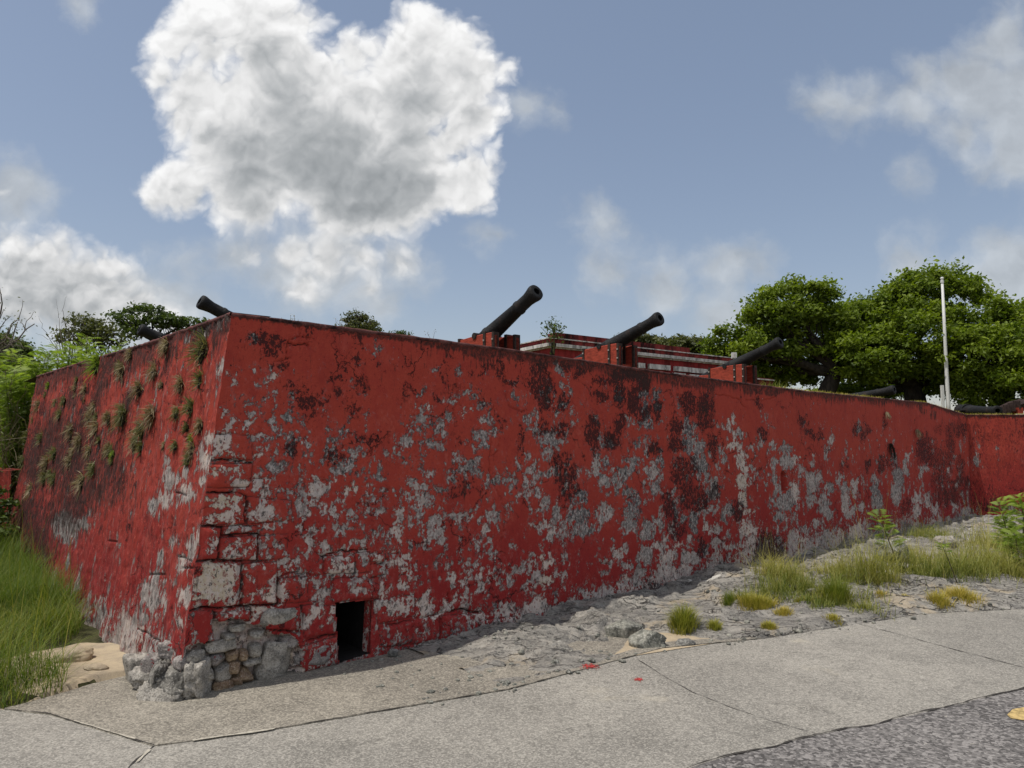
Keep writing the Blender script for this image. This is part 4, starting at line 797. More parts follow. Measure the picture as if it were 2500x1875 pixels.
for a in np.linspace(-1, 1, 40):
    for b in np.linspace(-1, 1, 40):
        rr_ = math.hypot(a, b); X_s = -3.45 + a * .95; Y_s = 5.75 + b * .95
        ms.append((X_s, Y_s, -.06 + .15 * (1 - rr_ ** 2) + .05 * fbm(np.array([[X_s * 2.5, Y_s * 2.5, 3]]), 3, 111)[0] if rr_ < 1.1 else -.12))
ms = np.array(ms); ey_ = np.interp(ms[:, 0], LJx[:, 0], LJx[:, 1]); ms[:, 2] = np.where(ms[:, 1] < ey_ + .06, -.1, ms[:, 2])
mesh('sand', ms, gridfaces(40, 40), M_SAND, None, True, kind='structure')
# ---- raised ground inside the fort, rising gently to the trees
cy = [fort(.35, 9.4), fort(.35, 60), fort(60, 60), fort(60, -9), np.array([EW[0] + 9, EW[1] + .35, 0]), np.array([EW[0] + .2, EW[1] + .35, 0]), fort(15.4, .35), fort(15.4, 9.4)]
n_ = 60; gx = np.linspace(0, 1, n_)
def inner_z(x, y):
    d = np.clip(y - 15.9, 0, 40); return 2.30 + .045 * np.clip(d, 0, 6) + .022 * np.clip(d - 6, 0, 40)
vv = []; 
for a in np.linspace(0, 60, 60):
    for b in np.linspace(0, 45, 50):
        x = EW[0] - 1.2 + a; y = EW[1] + .28 + b; vv.append((x, y, inner_z(x, y) + .03 * vnoise(np.array([[x, y, 0]]))[0]))
mesh('rampart_ground', vv, gridfaces(60, 50), M_TURF, None, True, kind='structure')
vv = [];
for a in np.linspace(0, 70, 50):
    for b in np.linspace(0, 45, 40):
        p = fort(.4 + a * .9, 9.2 + b); vv.append((p[0], p[1], 2.45 + .02 * np.clip(p[1] - 18, 0, 30) + .04 * vnoise(np.array([[p[0], p[1], 0]]))[0]))
mesh('courtyard', vv, gridfaces(50, 40), M_TURF, None, True, kind='structure')
# sloping concrete ramp behind the dip in the parapet
rb = MB(); rb.add([fort(13.0, .3, 2.50), fort(15.5, .3, 2.36), fort(16.6, 2.2, 2.62), fort(13.6, 2.2, 2.66)], [[0, 1, 2, 3]])
rb.add([fort(13.6, 2.2, 2.66), fort(16.6, 2.2, 2.62), fort(16.9, 3.4, 2.63), fort(13.6, 3.4, 2.66)], [[0, 1, 2, 3]])
rb.build('ramp', M_CONC, kind='structure')
# low wall beyond the battered face
lw = MB(); a0 = fort(-.25, TLEN + .1); dr = np.array([-.93, .37, 0]); nn = np.array([-.37, -.93, 0])
lv = []; nq = 40
for i in range(nq):
    for (h, off) in ((-.15, .05), (.5, .03), (1.0, 0), (1.32, 0), (1.34, -.3)):
        p = a0 + dr * (i / (nq - 1) * 6) + nn * off; lv.append((p[0], p[1], h + .03 * vnoise(np.array([[i * .7, h, 0]]))[0]))
q_ = np.array(lv); zz_ = q_[:, 2]
lowall = mesh('low_wall', q_, gridfaces(nq, 5), M_WALLR, None, False, dict(peel=-.06 + .05 * fbm(q_ * 3, 3, 120), tone=.3 + 0 * zz_, dark=-.02 + .06 * fbm(q_ * 2, 3, 121), stain=np.clip(zz_ - .9, 0, .4), joint=0 * zz_))
tag(lowall, 'low streaked red wall at the left edge beyond the tall bastion', 'wall')

# ------------------------------------------------------------------ cannons
def lathe(mb, prof, org, ax, up, n=24, a=0.):
    side = np.cross(ax, up); ang = np.linspace(0, 2 * math.pi, n, endpoint=False)
    v = np.concatenate([org + ax * x + r * (np.cos(ang)[:, None] * side + np.sin(ang)[:, None] * up) for x, r in prof])
    q = [[i * n + j, (i + 1) * n + j, (i + 1) * n + (j + 1) % n, i * n + (j + 1) % n] for i in range(len(prof) - 1) for j in range(n)]
    mb.add(v, q, a=a)
def barrel(parent, muzzle, h, el, r, F=.80, B=.62):
    """muzzle centre, horizontal heading, elevation, muzzle radius; F forward of trunnions, B behind"""
    ax = h * math.cos(el) + ZZ * math.sin(el); up = np.cross(np.cross(ax, ZZ), ax); up /= np.linalg.norm(up); side = np.cross(ax, up)
    k = r / .078; T0 = muzzle - ax * F * k; mb = MB()
    R_ = lambda x: x * k
    prof = [(-B - .10, .0), (-B - .10, .022), (-B - .085, .034), (-B - .06, .034), (-B - .045, .022), (-B - .03, .04), (-B, .098), (-B + .01, .108), (-B + .05, .108), (-B + .06, .098), (-.32, .094), (-.315, .101), (-.28, .101), (-.275, .093), (0, .086), (.02, .085), (.025, .091), (.05, .091), (.055, .084),
            (.28, .074), (.50, .064), (.515, .070), (.54, .070), (.55, .063), (.66, .062), (.715, .070), (.755, .079), (.775, .080), (.795, .074), (.80, .066), (.80, .036)]
    lathe(mb, [(R_(x), R_(q)) for x, q in prof], T0, ax, up, 28)
    b = mb.build('barrel', M_IRON, None, True)
    m2 = MB(); lathe(m2, [(R_(.80), R_(.036)), (R_(.3), R_(.034)), (R_(.3), 0)], T0, ax, up, 24); bo = m2.build('bore', M_BORE, None, True)
    m3 = MB(); m3.tube([T0 - side * R_(.17), T0 + side * R_(.17)], R_(.032), 14); tr = m3.build('trunnion', M_IRON, None, False)
    bo.parent = b; tr.parent = b; adopt(parent, b)
    return T0
def carriage(parent, T0, h, k=1.):
    side = np.cross(h, ZZ); zb = T0[2] - .36 * k
    ax = np.stack([h, side, ZZ])
    for sg_ in (-1, 1):
        mb = MB(); c0 = T0 + side * sg_ * .135 * k; th = .05 * k
        out = [(-.58, 0), (.30, 0), (.30, .345), (.265, .37), (-.03, .36), (-.24, .345), (-.245, .26), (-.42, .26), (-.425, .17), (-.58, .16)]
        v = [c0 + h * x * k + side * y * th / 2 + ZZ * (zb - T0[2] + z * k) for y in (-1, 1) for x, z in out]; m = len(out)
        import bmesh
        bm = bmesh.new(); bv = [bm.verts.new(p) for p in v]
        bm.faces.new(bv[:m][::-1]); bm.faces.new(bv[m:])
        for i in range(m): bm.faces.new((bv[i], bv[(i + 1) % m], bv[m + (i + 1) % m], bv[m + i]))
        bmesh.ops.recalc_face_normals(bm, faces=bm.faces)
        bmesh.ops.bevel(bm, geom=[e for e in bm.edges], offset=.006 * k, segments=1, affect='EDGES')
        me = bpy.data.meshes.new('cheek'); bm.to_mesh(me); bm.free(); o = link('cheek', me, M_CARR)
        for x, w_ in ((.155, .035), (.285, .03), (-.245, .03)):
            hh = (.375 if x < .2 else .36) if x > -.2 else .35
            sb = MB(); sb.box(c0 + h * x * k + ZZ * (zb - T0[2] + hh / 2 * k + .005), (w_ * k, th + .018 * k, hh * k + .01), ax)
            sb.build('strap', M_STRAP, o)
            for z in (.06, .2, .3): bb = MB(); bb.box(c0 + side * sg_ * (th / 2 + .011 * k) + h * x * k + ZZ * (zb - T0[2] + z * k), (.016 * k, .014 * k, .016 * k), ax); bb.build('bolt', M_BOLT, o)
        adopt(parent, o)
    for x, z in ((.2, .08), (-.4, .08)): mb = MB(); mb.box(T0 + h * x * k + ZZ * (zb - T0[2] + z * k), (.12 * k, .225 * k, .12 * k), ax); adopt(parent, mb.build('transom', M_CARR))
    for x in (.18, -.42):
        am = MB(); c = T0 + h * x * k + ZZ * (zb - T0[2] - .055 * k); am.tube([c - side * .28 * k, c + side * .28 * k], .03 * k, 8)
        axl = am.build('axle', M_DKWOOD); adopt(parent, axl)
        for sg_ in (-1, 1):
            wm_ = MB(); cc = c + side * sg_ * .20 * k; wm_.tube([cc - side * .03 * k, cc + side * .03 * k], .085 * k, 18); wo = wm_.build('wheel', M_DKWOOD); adopt(parent, wo)
def muz_r(x, y, t):                                                  # muzzle over the long face, t behind it
    d = ray(x, y); o = np.array([0, 0, EYE]); k = np.dot(O + V * t - o, V) / np.dot(d, V); return o + d * k
HR = -V; HL = -U
CAN = [(muz_r(1311, 711, .0), HR, R(26), 42 / 2, 'large black cannon raised steeply on red carriage, nearest the wall corner on the long side'),
       (muz_r(1612, 776, .0), HR, R(18.5), 35 / 2, 'black cannon on red carriage in front of the building cornice, second along the long wall'),
       (muz_r(1906, 835, .0), HR, R(20), 29 / 2, 'black cannon on red carriage in front of the left shade tree'),
       (muz_r(2184, 951, .35), HR, R(9), 23 / 2, 'low black cannon barely rising over the grassy parapet below the shade trees'),
       (at(487, 735, 6.9), HL, R(23), 36 / 2, 'black cannon poking up at the tip of the bastion corner, pointing left'),
       (at(340, 803, 9.0), HL, R(19), 29 / 2, 'black cannon over the battered left wall in front of a leafy tree')]
for i, (m_, h, el, pr, lab) in enumerate(CAN):
    r = pr * (m_[1] / FPX); k = r / .078
    ax = h * math.cos(el) + ZZ * math.sin(el); T0 = m_ - ax * .8 * k
    c = empty('cannon', (T0[0], T0[1], T0[2] - .36 * k), lab, 'cannon', 'cannons along the ramparts')
    barrel(c, m_, h, el, r, .80, .40 if i == 0 else .62)
    if i == 3:
        mb = MB(); sd = np.cross(h, ZZ)
        for q in (-.3, .25): mb = MB(); mb.box(T0 + h * q * k - ZZ * .16 * k, (.12, .34, .14), np.stack([h, sd, ZZ])); adopt(c, mb.build('timber_rest', M_DKWOOD))
    else: carriage(c, T0, h, k)
# cannon lying on the turf beyond the ramp, and the broken carriage beside it
m_ = at(2436, 1003, 16.35); r = 12.5 * 16.4 / FPX; hl = np.array([-.10, -1., 0]); hl /= np.linalg.norm(hl)
c = empty('cannon', tuple(m_ - ZZ * r), 'short thick black cannon barrel lying unmounted on the turf at far right', 'cannon')
barrel(c, m_, hl, R(-3), r, .80, .12)
bc = empty('broken_carriage', tuple(at(2480, 1008, 17.0)), 'collapsed dark wooden gun carriage lying at the right edge behind the fallen barrel', 'gun carriage')
mb = MB()
for (x0, y0, x1, y1, t_) in ((2440, 1003, 2492, 984, .10), (2450, 1006, 2500, 990, .09), (2470, 992, 2510, 984, .10)):
    mb = MB(); mb.tube([at(x0, y0, 17.0), at((x0 + x1) / 2, (y0 + y1) / 2 - 3, 17.1), at(x1, y1, 17.2)], t_, 4); adopt(bc, mb.build('timber', M_DKWOOD))
for x in (2446, 2458, 2470, 2482): mb = MB(); mb.box(at(x, 1004 - (x - 2446) * .42, 16.9), (.035, .22, .2)); adopt(bc, mb.build('strap', M_STRAP))
mb = MB(); mb.box(at(2485, 1003, 16.9), (.12, .2, .14)); adopt(bc, mb.build('cheek', M_CARR))

# ------------------------------------------------------------------ flagpole
pY = 27.; p0 = at(2315, 985, pY); p1 = at(2300, 683, pY)
fp = empty('flagpole', (p0[0], p0[1], p0[2] - .6), 'tall slim white flagpole standing bare before the right shade trees', 'flagpole')
mb = MB(); mb.tube([p0 - ZZ * .6, p0, (p0 + p1) / 2, p1], [.075, .072, .058, .042], 14); adopt(fp, mb.build('pole', M_POLE, None, True))
v, q = sphere(10, 14); adopt(fp, mesh('finial', v * .06 + p1 + ZZ * .05, q, M_POLE))
mb = MB(); mb.tube([p1 - ZZ * .12, p1 - ZZ * .02], [.06, .06], 12); adopt(fp, mb.build('truck', M_POLE))
pq = at(2302, 985, pY); mb = MB(); mb.box(pq + ZZ * .05, (.09, .09, 1.25)); adopt(fp, mb.build('support_post', M_POLE))
# ------------------------------------------------------------------ red building behind
bz = None
K4 = (1100, 650, 700 / 2212)
pk = lambda x, y: (K4[0] + x * K4[2], K4[1] + y * K4[2])
c0 = at(*pk(765, 556), 21.0); zt = c0[2]
def atz(x, y, z): d = ray(x, y); return d * ((z - EYE) / d[2]) + np.array([0, 0, EYE])
e1 = atz(*pk(2300, 725), zt)[:2]; e0 = atz(*pk(600, 592), zt)[:2]
fd = np.array([*(e1 - c0[:2]), 0]); FL = np.linalg.norm(fd) ; fd /= FL; fnrm = np.array([fd[1], -fd[0], 0])
gd = np.array([-fnrm[0], -fnrm[1], 0]) * -1.; ld_ = np.array([*(e0 - c0[:2]), 0]); LL = np.linalg.norm(ld_); ld_ /= LL
bld = empty('fort_building', (c0[0], c0[1], 2.5), 'long low red building with weathered white cornice behind the rampart', 'building')
def prism(name, path, z0, z1, mat, depth, out=0.):
    """wall ribbon along a ground path with thickness"""
    mb = MB(); P = np.array(path); n = len(P); d = np.gradient(P, axis=0); nrm = []
    for i in range(n):
        ns = []
        if i > 0: a = P[i] - P[i - 1]; ns.append(np.array([a[1], -a[0], 0]) / np.linalg.norm(a))
        if i < n - 1: a = P[i + 1] - P[i]; ns.append(np.array([a[1], -a[0], 0]) / np.linalg.norm(a))
        m = sum(ns) / np.linalg.norm(sum(ns)); nrm.append(m / max(.4, np.dot(m, ns[0])))
    v = []
    for p, m in zip(P, nrm): v += [p + m * out + ZZ * z0, p + m * out + ZZ * z1, p - m * depth + ZZ * z1, p - m * depth + ZZ * z0]
    q = [[i * 4 + k, (i + 1) * 4 + k, (i + 1) * 4 + (k + 1) % 4, i * 4 + (k + 1) % 4] for i in range(n - 1) for k in range(4)] + [[0, 1, 2, 3], [(n - 1) * 4 + 3, (n - 1) * 4 + 2, (n - 1) * 4 + 1, (n - 1) * 4]]
    mb.add(v, q); o = mb.build(name, mat); adopt(bld, o); return o
cb = np.array([c0[0], c0[1], 0])
FLX = FL - .7
path = [cb + ld_ * 3.0, cb, cb + fd * FLX]
dzp = 21.0 / FPX * K4[2]
prism('parapet', path, zt - 45 * dzp, zt, M_BLDGD, .5, 0)
prism('wall', path, 2.2, zt - 45 * dzp - .001, M_BLDG, .5, 0)
for k_, (a, b, o_) in enumerate(((40, 55, .05), (53, 66, .10), (65, 76, .06))): prism('cornice_band', path, zt - b * dzp, zt - a * dzp - .002 * k_, M_TRIM, .02, o_ + .10 - .05 * k_)
prism('side_wing', [cb + fd * (FLX + .02) - fnrm * .3, cb + fd * (FLX + 2.6) - fnrm * .3], 2.2, zt - 150 * dzp, M_BLDGD, 2.5, 0)
prism('wing_trim', [cb + fd * (FLX + .02) - fnrm * .3, cb + fd * (FLX + 2.6) - fnrm * .3], zt - 172 * dzp, zt - 160 * dzp, M_TRIM, .02, .06)
prism('coping', path, zt, zt + 7 * dzp, M_TRIM, .55, .05)
sA_ = np.linalg.norm(atz(*pk(1385, 600), zt + 36 * dzp)[:2] - c0[:2]); sB_ = np.linalg.norm(atz(*pk(1840, 645), zt + 36 * dzp)[:2] - c0[:2])
prism('raised_parapet', [cb + fd * (sA_ - 3.2), cb + fd * sB_], zt + 7 * dzp, zt + 52 * dzp, M_BLDGD, .4, .01)
def onfac(x, y):
    d = ray(*pk(x, y)); o = np.array([0, 0, EYE]); k = np.dot(c0 - o, fnrm) / np.dot(d, fnrm); p = o + d * k; return np.dot(p - c0, fd), p[2]
for (xa, xb, y) in ((1435, 1485, 765), (1520, 1680, 772), (1718, 1840, 790), (1848, 1970, 803), (2010, 2130, 815), (1120, 1200, 730)):
    s0, z0 = onfac(xa, y); s1, z1 = onfac(xb, y + (xb - xa) * .1)
    mb = MB(); mb.box(cb + fd * (s0 + s1) / 2 + fnrm * .05 + ZZ * (z0 + z1) / 2, (s1 - s0, .10, .16), np.stack([fd, -fnrm, ZZ])); adopt(bld, mb.build('window_hood', M_TRIM))
for (xa, xb, y) in ((1710, 1800, 845), (1830, 1960, 857), (2020, 2130, 868)):
    s0, z0 = onfac(xa, y); s1, z1 = onfac(xb, y)
    mb = MB(); mb.box(cb + fd * (s0 + s1) / 2 + fnrm * .04 + ZZ * z0, (s1 - s0, .10, .2), np.stack([fd, -fnrm, ZZ])); adopt(bld, mb.build('window_frame', M_TRIM))
mb = MB(); mb.add([c0 + ld_ * 3 - fnrm * .3 + ZZ * -.1, c0 - fnrm * .3 - ZZ * .1, c0 + fd * FLX - fnrm * .3 - ZZ * .1, c0 + fd * FLX + ld_ * 3 - ZZ * .1], t=[[0, 1, 2], [0, 2, 3]]); adopt(bld, mb.build('roof', M_DKWOOD))
# floodlight box at the building's far end
fb = at(1792, 868, 24.5); fl = empty('floodlight', tuple(fb - ZZ * .3), 'small white floodlight box on the building parapet beside the third cannon', 'lamp')
mb = MB(); mb.box(fb, (.16, .10, .2)); adopt(fl, mb.build('lamp_housing', M_POLE)); mb = MB(); mb.box(fb - ZZ * .24, (.05, .05, .26)); adopt(fl, mb.build('bracket', M_POLE))
mb = MB(); mb.box(fb + np.array([-.02, -.056, 0]), (.12, .012, .15)); adopt(fl, mb.build('lens', M_TRIM))

# ------------------------------------------------------------------ vegetation
def unit(v): return v / (np.linalg.norm(v, axis=-1, keepdims=True) + 1e-9)
def leaves(c, size, nbias=None, r=None, asp=.5, tint=None):
    """kite shaped leaves at points c"""
    r = r or rng; n = len(c); size = np.broadcast_to(size, (n,))
    d = unit(r.normal(size=(n, 3)))
    nm = unit(r.normal(size=(n, 3)) + (nbias if nbias is not None else np.array([0, 0, .8]))); s = unit(np.cross(d, nm)); d = np.cross(nm, s)
    a = c - d * size[:, None] * .5; b = c + d * size[:, None] * .5; m = c - d * size[:, None] * .08 + nm * size[:, None] * .08
    w_ = s * size[:, None] * asp * .5
    v = np.stack([a, m - w_, b, m + w_], 1).reshape(-1, 3)
    return v, (np.arange(n)[:, None] * 4 + np.array([0, 1, 2, 3])), np.repeat(np.clip(tint if tint is not None else r.uniform(0, 1, n), 0, 1), 4)
def limb(mb, a, b, r0, r1, bend=.1, n=7, k=7):
    a, b = np.asarray(a, float), np.asarray(b, float); t = np.linspace(0, 1, n)[:, None]; L = np.linalg.norm(b - a)
    off = np.cumsum(rng.normal(size=(n, 3)) * bend * L / n, 0); off -= t * off[-1]
    P = a + (b - a) * t + off; mb.tube(P, np.linspace(r0, r1, n), k); return P
def tree(name, label, base, lobes, trunk_r, mat, n_clump, n_leaf, leaf=.1, fork=.45, clump_r=.42, group='trees around the fort', shell=(.62, 1.14), forks=None, flat_=.62, twigs=0, asp=.55, gz_=None):
    """lobes: (centre, radius xyz)"""
    base = np.asarray(base, float).copy(); base[2] = gz_ if gz_ is not None else base[2]; o = empty(name, tuple(base), label, 'tree', group)
    tm = MB(); cen = np.mean([l[0] for l in lobes], 0)
    fk = np.asarray(forks, float) if forks is not None else base + (cen - base) * fork
    P = limb(tm, base - ZZ * .4, fk, trunk_r * 1.25, trunk_r * .8, .06)
    for c, r in lobes:
        e = c - np.array([0, 0, r[2] * .25]); P = limb(tm, fk, e, trunk_r * .55, trunk_r * .16, .25, 8)
        for _ in range(5 + twigs):
            d = unit(rng.normal(size=3) + [0, 0, .4]) * r * rng.uniform(.6, .95); limb(tm, P[rng.integers(3, 8)], c + d, trunk_r * .14, .012, .25, 5, 5)
    adopt(o, tm.build('trunk', M_BARK, None, True))
    V_, Q_, T_ = [], [], []; off = 0
    vol = np.array([np.prod(r) ** .667 for _, r in lobes]); vol = vol / vol.sum()
    for (c, r), f in zip(lobes, vol):
        m = max(4, int(n_clump * f)); d = unit(rng.normal(size=(m, 3)) + [0, 0, .25]); k = rng.uniform(*shell, m)[:, None]
        cc = c + d * r * k; tc = rng.uniform(.0, .45, m)
        nl = rng.integers(int(n_leaf * .5), int(n_leaf * 1.5), m)
        idx = np.repeat(np.arange(m), nl); g = rng.normal(size=(len(idx), 3)) * .48
        p = cc[idx] + g * np.array([1, 1, flat_]) * clump_r * rng.uniform(.7, 1.3, m)[idx][:, None]
        v, q, t = leaves(p, leaf * rng.uniform(.45, 1.5, len(p)), unit(g) * .6 + np.array([0, 0, .9]), tint=tc[idx] + rng.uniform(0, .4, len(p)) + .18 * np.clip(g[:, 2], -1, 1), asp=asp)  # clump tops tinted lighter: light from above put into the leaf colour
        V_.append(v); Q_.append(q + off); T_.append(t); off += len(v)
    cr = mesh('crown', np.concatenate(V_), np.concatenate(Q_), mat, None, False, dict(tint=np.concatenate(T_))); adopt(o, cr)
    return o
def lob(L, Y, dy=0.):
    out = []
    for (x, y, rx, ry, *dd) in L:
        YY_ = Y + (dd[0] if dd else 0); c = at(x, y, YY_); k = YY_ / FPX; out.append((c, np.array([rx * k, rx * k * .9, ry * k])))
    return out
TY = 30.
tree('shade_tree', 'spreading dark green shade tree with leaning trunk left of the flagpole', at(1995, 1000, TY), lob([(1940, 738, 88, 52), (1880, 790, 70, 50), (1800, 840, 70, 45), (1770, 880, 45, 35, .5), (1880, 870, 90, 55, 1), (1985, 800, 60, 75), (2035, 800, 60, 50, 2), (2045, 870, 55, 30, 2), (2085, 770, 50, 40, 3), (1930, 905, 70, 34, 1.5), (1840, 920, 60, 24, 1)], TY), .36, M_LEAF, 330, 150, clump_r=.44, leaf=.16, forks=at(2040, 905, TY))
tree('shade_tree', 'broad tall shade tree behind the flagpole with the highest crown', at(2238, 1000, TY), lob([(2285, 725, 115, 62), (2180, 760, 70, 60), (2110, 800, 75, 55), (2060, 860, 60, 55), (2150, 870, 100, 60, -1), (2260, 830, 120, 80, -1), (2310, 920, 90, 50), (2085, 905, 50, 26), (2130, 955, 90, 20, 3), (2050, 962, 60, 16, 4)], TY), .42, M_LEAF, 440, 150, clump_r=.44, leaf=.16, forks=at(2230, 940, TY))
tree('shade_tree', 'bright green shade tree at the right edge of the view', at(2440, 1000, TY - 2), lob([(2420, 800, 85, 60), (2495, 830, 90, 70), (2400, 870, 80, 60, -1), (2480, 920, 100, 60, -1), (2390, 940, 80, 45), (2560, 800, 90, 70, 1), (2580, 920, 100, 70)], TY - 2), .36, M_LEAF, 360, 150, clump_r=.44, leaf=.16)
# bare twiggy sapling between the crowns
def twig_tree(name, label, base, top, spread, n, mat=M_TWIG, leafm=None, nleaf=0, leaf=.05, r0=.02, cat='tree', group=None, seed=1, part='stem'):
    r = np.random.default_rng(seed); base = np.asarray(base, float); top = np.asarray(top, float); H_ = np.linalg.norm(top - base)
    o = empty(name, tuple(base), label, cat, group); mb = MB(); tips = []
    P0 = limb(mb, base - ZZ * .05, base + (top - base) * .6, r0, r0 * .6, .12, 7, 6)
    for _ in range(n):
        a = P0[r.integers(2, 7)]; d = unit((top - base) / H_ * .8 + r.normal(size=3) * spread); L = H_ * r.uniform(.25, .55)
        P = limb(mb, a, a + d * L, r0 * .45, r0 * .18, .2, 6, 5); tips.append(P)
        for _ in range(3):
            i = r.integers(1, 6); d2 = unit(d + r.normal(size=3) * spread); Q_ = limb(mb, P[i], P[i] + d2 * L * r.uniform(.25, .5), r0 * .2, r0 * .07, .2, 5, 4); tips.append(Q_)
    adopt(o, mb.build(part, mat, None, True))
    if leafm is not None and nleaf:
        T_ = np.concatenate(tips); c = T_[r.integers(0, len(T_), nleaf)] + r.normal(size=(nleaf, 3)) * leaf * 1.1
        v, q, t = leaves(c, leaf * r.uniform(.6, 1.3, nleaf), r=r, asp=.5); adopt(o, mesh('foliage', v, q, leafm, None, False, dict(tint=t)))
    return o
twig_tree('bare_tree', 'bare twiggy treetop between the two big shade tree crowns', at(2015, 985, 32), at(2020, 692, 32), .45, 9, r0=.035, seed=3)
twig_tree('bare_tree', 'thin bare twiggy tree with sparse tiny leaves at the left edge', at(-30, 1000, 24), at(15, 715, 24), .6, 22, M_TWIG, M_LEAFO, 900, .09, .09, seed=4)
tree('dense_tree', 'dense dark round tree at the left edge under the bare one', at(0, 930, 26), gz_=0., lobes=lob([(0, 870, 55, 42), (35, 890, 38, 40), (-40, 860, 60, 50), (20, 930, 60, 40)], 26), trunk_r=.2, mat=M_LEAFD, n_clump=150, n_leaf=150, clump_r=.35, leaf=.12)
tree('umbrella_tree', 'open flat topped tree with visible branches behind the left cannon', at(385, 880, 20), gz_=2.5, lobes=lob([(365, 762, 50, 14), (320, 790, 40, 16), (300, 780, 26, 10), (405, 785, 45, 16), (460, 785, 45, 9), (340, 815, 40, 12), (430, 800, 40, 12)], 20), trunk_r=.07, mat=M_LEAFD, n_clump=75, n_leaf=42, clump_r=.22, leaf=.11, twigs=3, forks=at(375, 830, 20), flat_=.5)
tree('umbrella_tree', 'small hazy shrub tree rising just left of the second left cannon', at(225, 900, 17), gz_=1., lobes=lob([(215, 800, 40, 26), (255, 815, 36, 20), (180, 825, 40, 22), (270, 835, 30, 16)], 17), trunk_r=.05, mat=M_LEAFO, n_clump=60, n_leaf=36, clump_r=.2, leaf=.085, twigs=3)
twig_tree('bare_shrub', 'bare grey twigs sticking up above the feathery bush left of the wall', at(165, 1010, 15), at(150, 780, 15), .45, 12, r0=.02, cat='shrub', seed=6)
tree('rampart_shrub', 'small round leafy shrub on the rampart between the corner and the first cannon', at(880, 830, 9.5), gz_=2.6, lobes=lob([(870, 785, 30, 20), (900, 800, 26, 18), (850, 805, 26, 14), (885, 808, 40, 12), (880, 835, 40, 20)], 9.5), trunk_r=.02, mat=M_LEAFO, n_clump=100, n_leaf=60, clump_r=.075, leaf=.032, group=None, twigs=4)['category'] = 'shrub'
tree('rampart_shrub', 'tiny low shrub on the parapet right of the round shrub', at(975, 825, 9.5), gz_=2.6, lobes=lob([(965, 816, 16, 5), (985, 817, 14, 5), (975, 835, 16, 14)], 9.5), trunk_r=.01, mat=M_LEAFD, n_clump=26, n_leaf=40, clump_r=.05, leaf=.03, group=None)['category'] = 'shrub'
for (x, y, lab) in ((1640, 845, 'pale leafy treetop peeking over the building parapet'), (1790, 0, '')):
    if lab: tree('far_tree', lab, at(x, 900, 36), gz_=2.8, lobes=lob([(1625, 850, 45, 20), (1675, 848, 40, 20), (1580, 845, 40, 18), (1710, 862, 30, 14), (1540, 838, 40, 14)], 36), trunk_r=.12, mat=M_LEAFO, n_clump=130, n_leaf=80, clump_r=.4, leaf=.2)
# plant growing out of the building's corner
twig_tree('ledge_plant', 'little leafy plant rooted in the corner cornice of the red building', at(1352, 860, 20.6), at(1356, 782, 20.6), .35, 6, M_GSTEM, M_LEAFD, 260, .1, .03, 'plant', seed=8)
rt = MB(); 
for i in range(7): limb(rt, at(1352 + i - 3, 838, 20.7), at(1346 + i * 1.5 - 3, 872 + rng.uniform(-6, 4), 20.7), .035, .02, .05, 6, 5)
o = rt.build('roots', M_ROOT); adopt(bpy.data.objects['ledge_plant'], o)
# dry stalks on the rampart near the corner
for i, (x0, x1, yt, n, lab) in enumerate(((690, 735, 762, 8, 'sparse dry weed stalks on the parapet near the bastion corner'), (1052, 1060, 808, 2, 'single thin dry stalk on the parapet left of the first cannon'), (822, 850, 775, 6, 'dry weed stalks beside the round shrub on the rampart'))):
    p = at((x0 + x1) / 2, 800 + (18 if i == 1 else 0), 6.6 if i != 1 else 7.2)
    o = empty('dry_weed', tuple(p), lab, 'weed', None); mb = MB(); tl = []
    for _ in range(n):
        x = rng.uniform(x0, x1); a = at(x, 812 + (20 if i == 1 else 0), p[1]); b = at(x + rng.uniform(-14, 8), yt + rng.uniform(0, 22), p[1]); P = limb(mb, a, b, .0022, .001, .15, 6, 4)
        for k in range(3): tl.append(P[5] + rng.normal(size=3) * .012); tl.append(P[rng.integers(3, 6)] + rng.normal(size=3) * .01)
    adopt(o, mb.build('stalk', M_TWIG)); v, q, t = leaves(np.array(tl), .014); adopt(o, mesh('seed_head', v, q, M_TUFTD, None, False, dict(tint=t)))

# ---- grass blades
def blades(base, h, lean, wid, r, tint, nseg=3, wind=None):
    n = len(base); h = np.broadcast_to(h, (n,)); lean = np.broadcast_to(lean, (n,)); wid = np.broadcast_to(wid, (n,))
    az = r.uniform(0, 2 * math.pi, n); d = np.stack([np.cos(az), np.sin(az), 0 * az], 1)
    if wind is not None: d = unit(d + np.asarray(wind))
    s = np.stack([-d[:, 1], d[:, 0], 0 * az], 1); ts = np.linspace(0, 1, nseg + 1); V_ = []
    for k, t in enumerate(ts):
        c = base + d * (lean * h * t ** 1.8)[:, None] + ZZ * (h * (t - .28 * lean * t ** 2.5))[:, None]
        ww = wid * (1 - t ** 1.6) * .5 + 1e-4
        V_.append(np.stack([c - s * ww[:, None], c + s * ww[:, None]], 1))
    v = np.stack(V_, 1).reshape(-1, 3); m = 2 * (nseg + 1)
    q = np.concatenate([np.arange(n)[:, None] * m + np.array([2 * k, 2 * k + 2, 2 * k + 3, 2 * k + 1]) for k in range(nseg)])
    tt = (np.asarray(tint)[:, None, None] + ts[None, :, None] * .18 + np.zeros((n, nseg + 1, 2))).reshape(-1)
    return v, q, np.clip(tt, 0, 1)
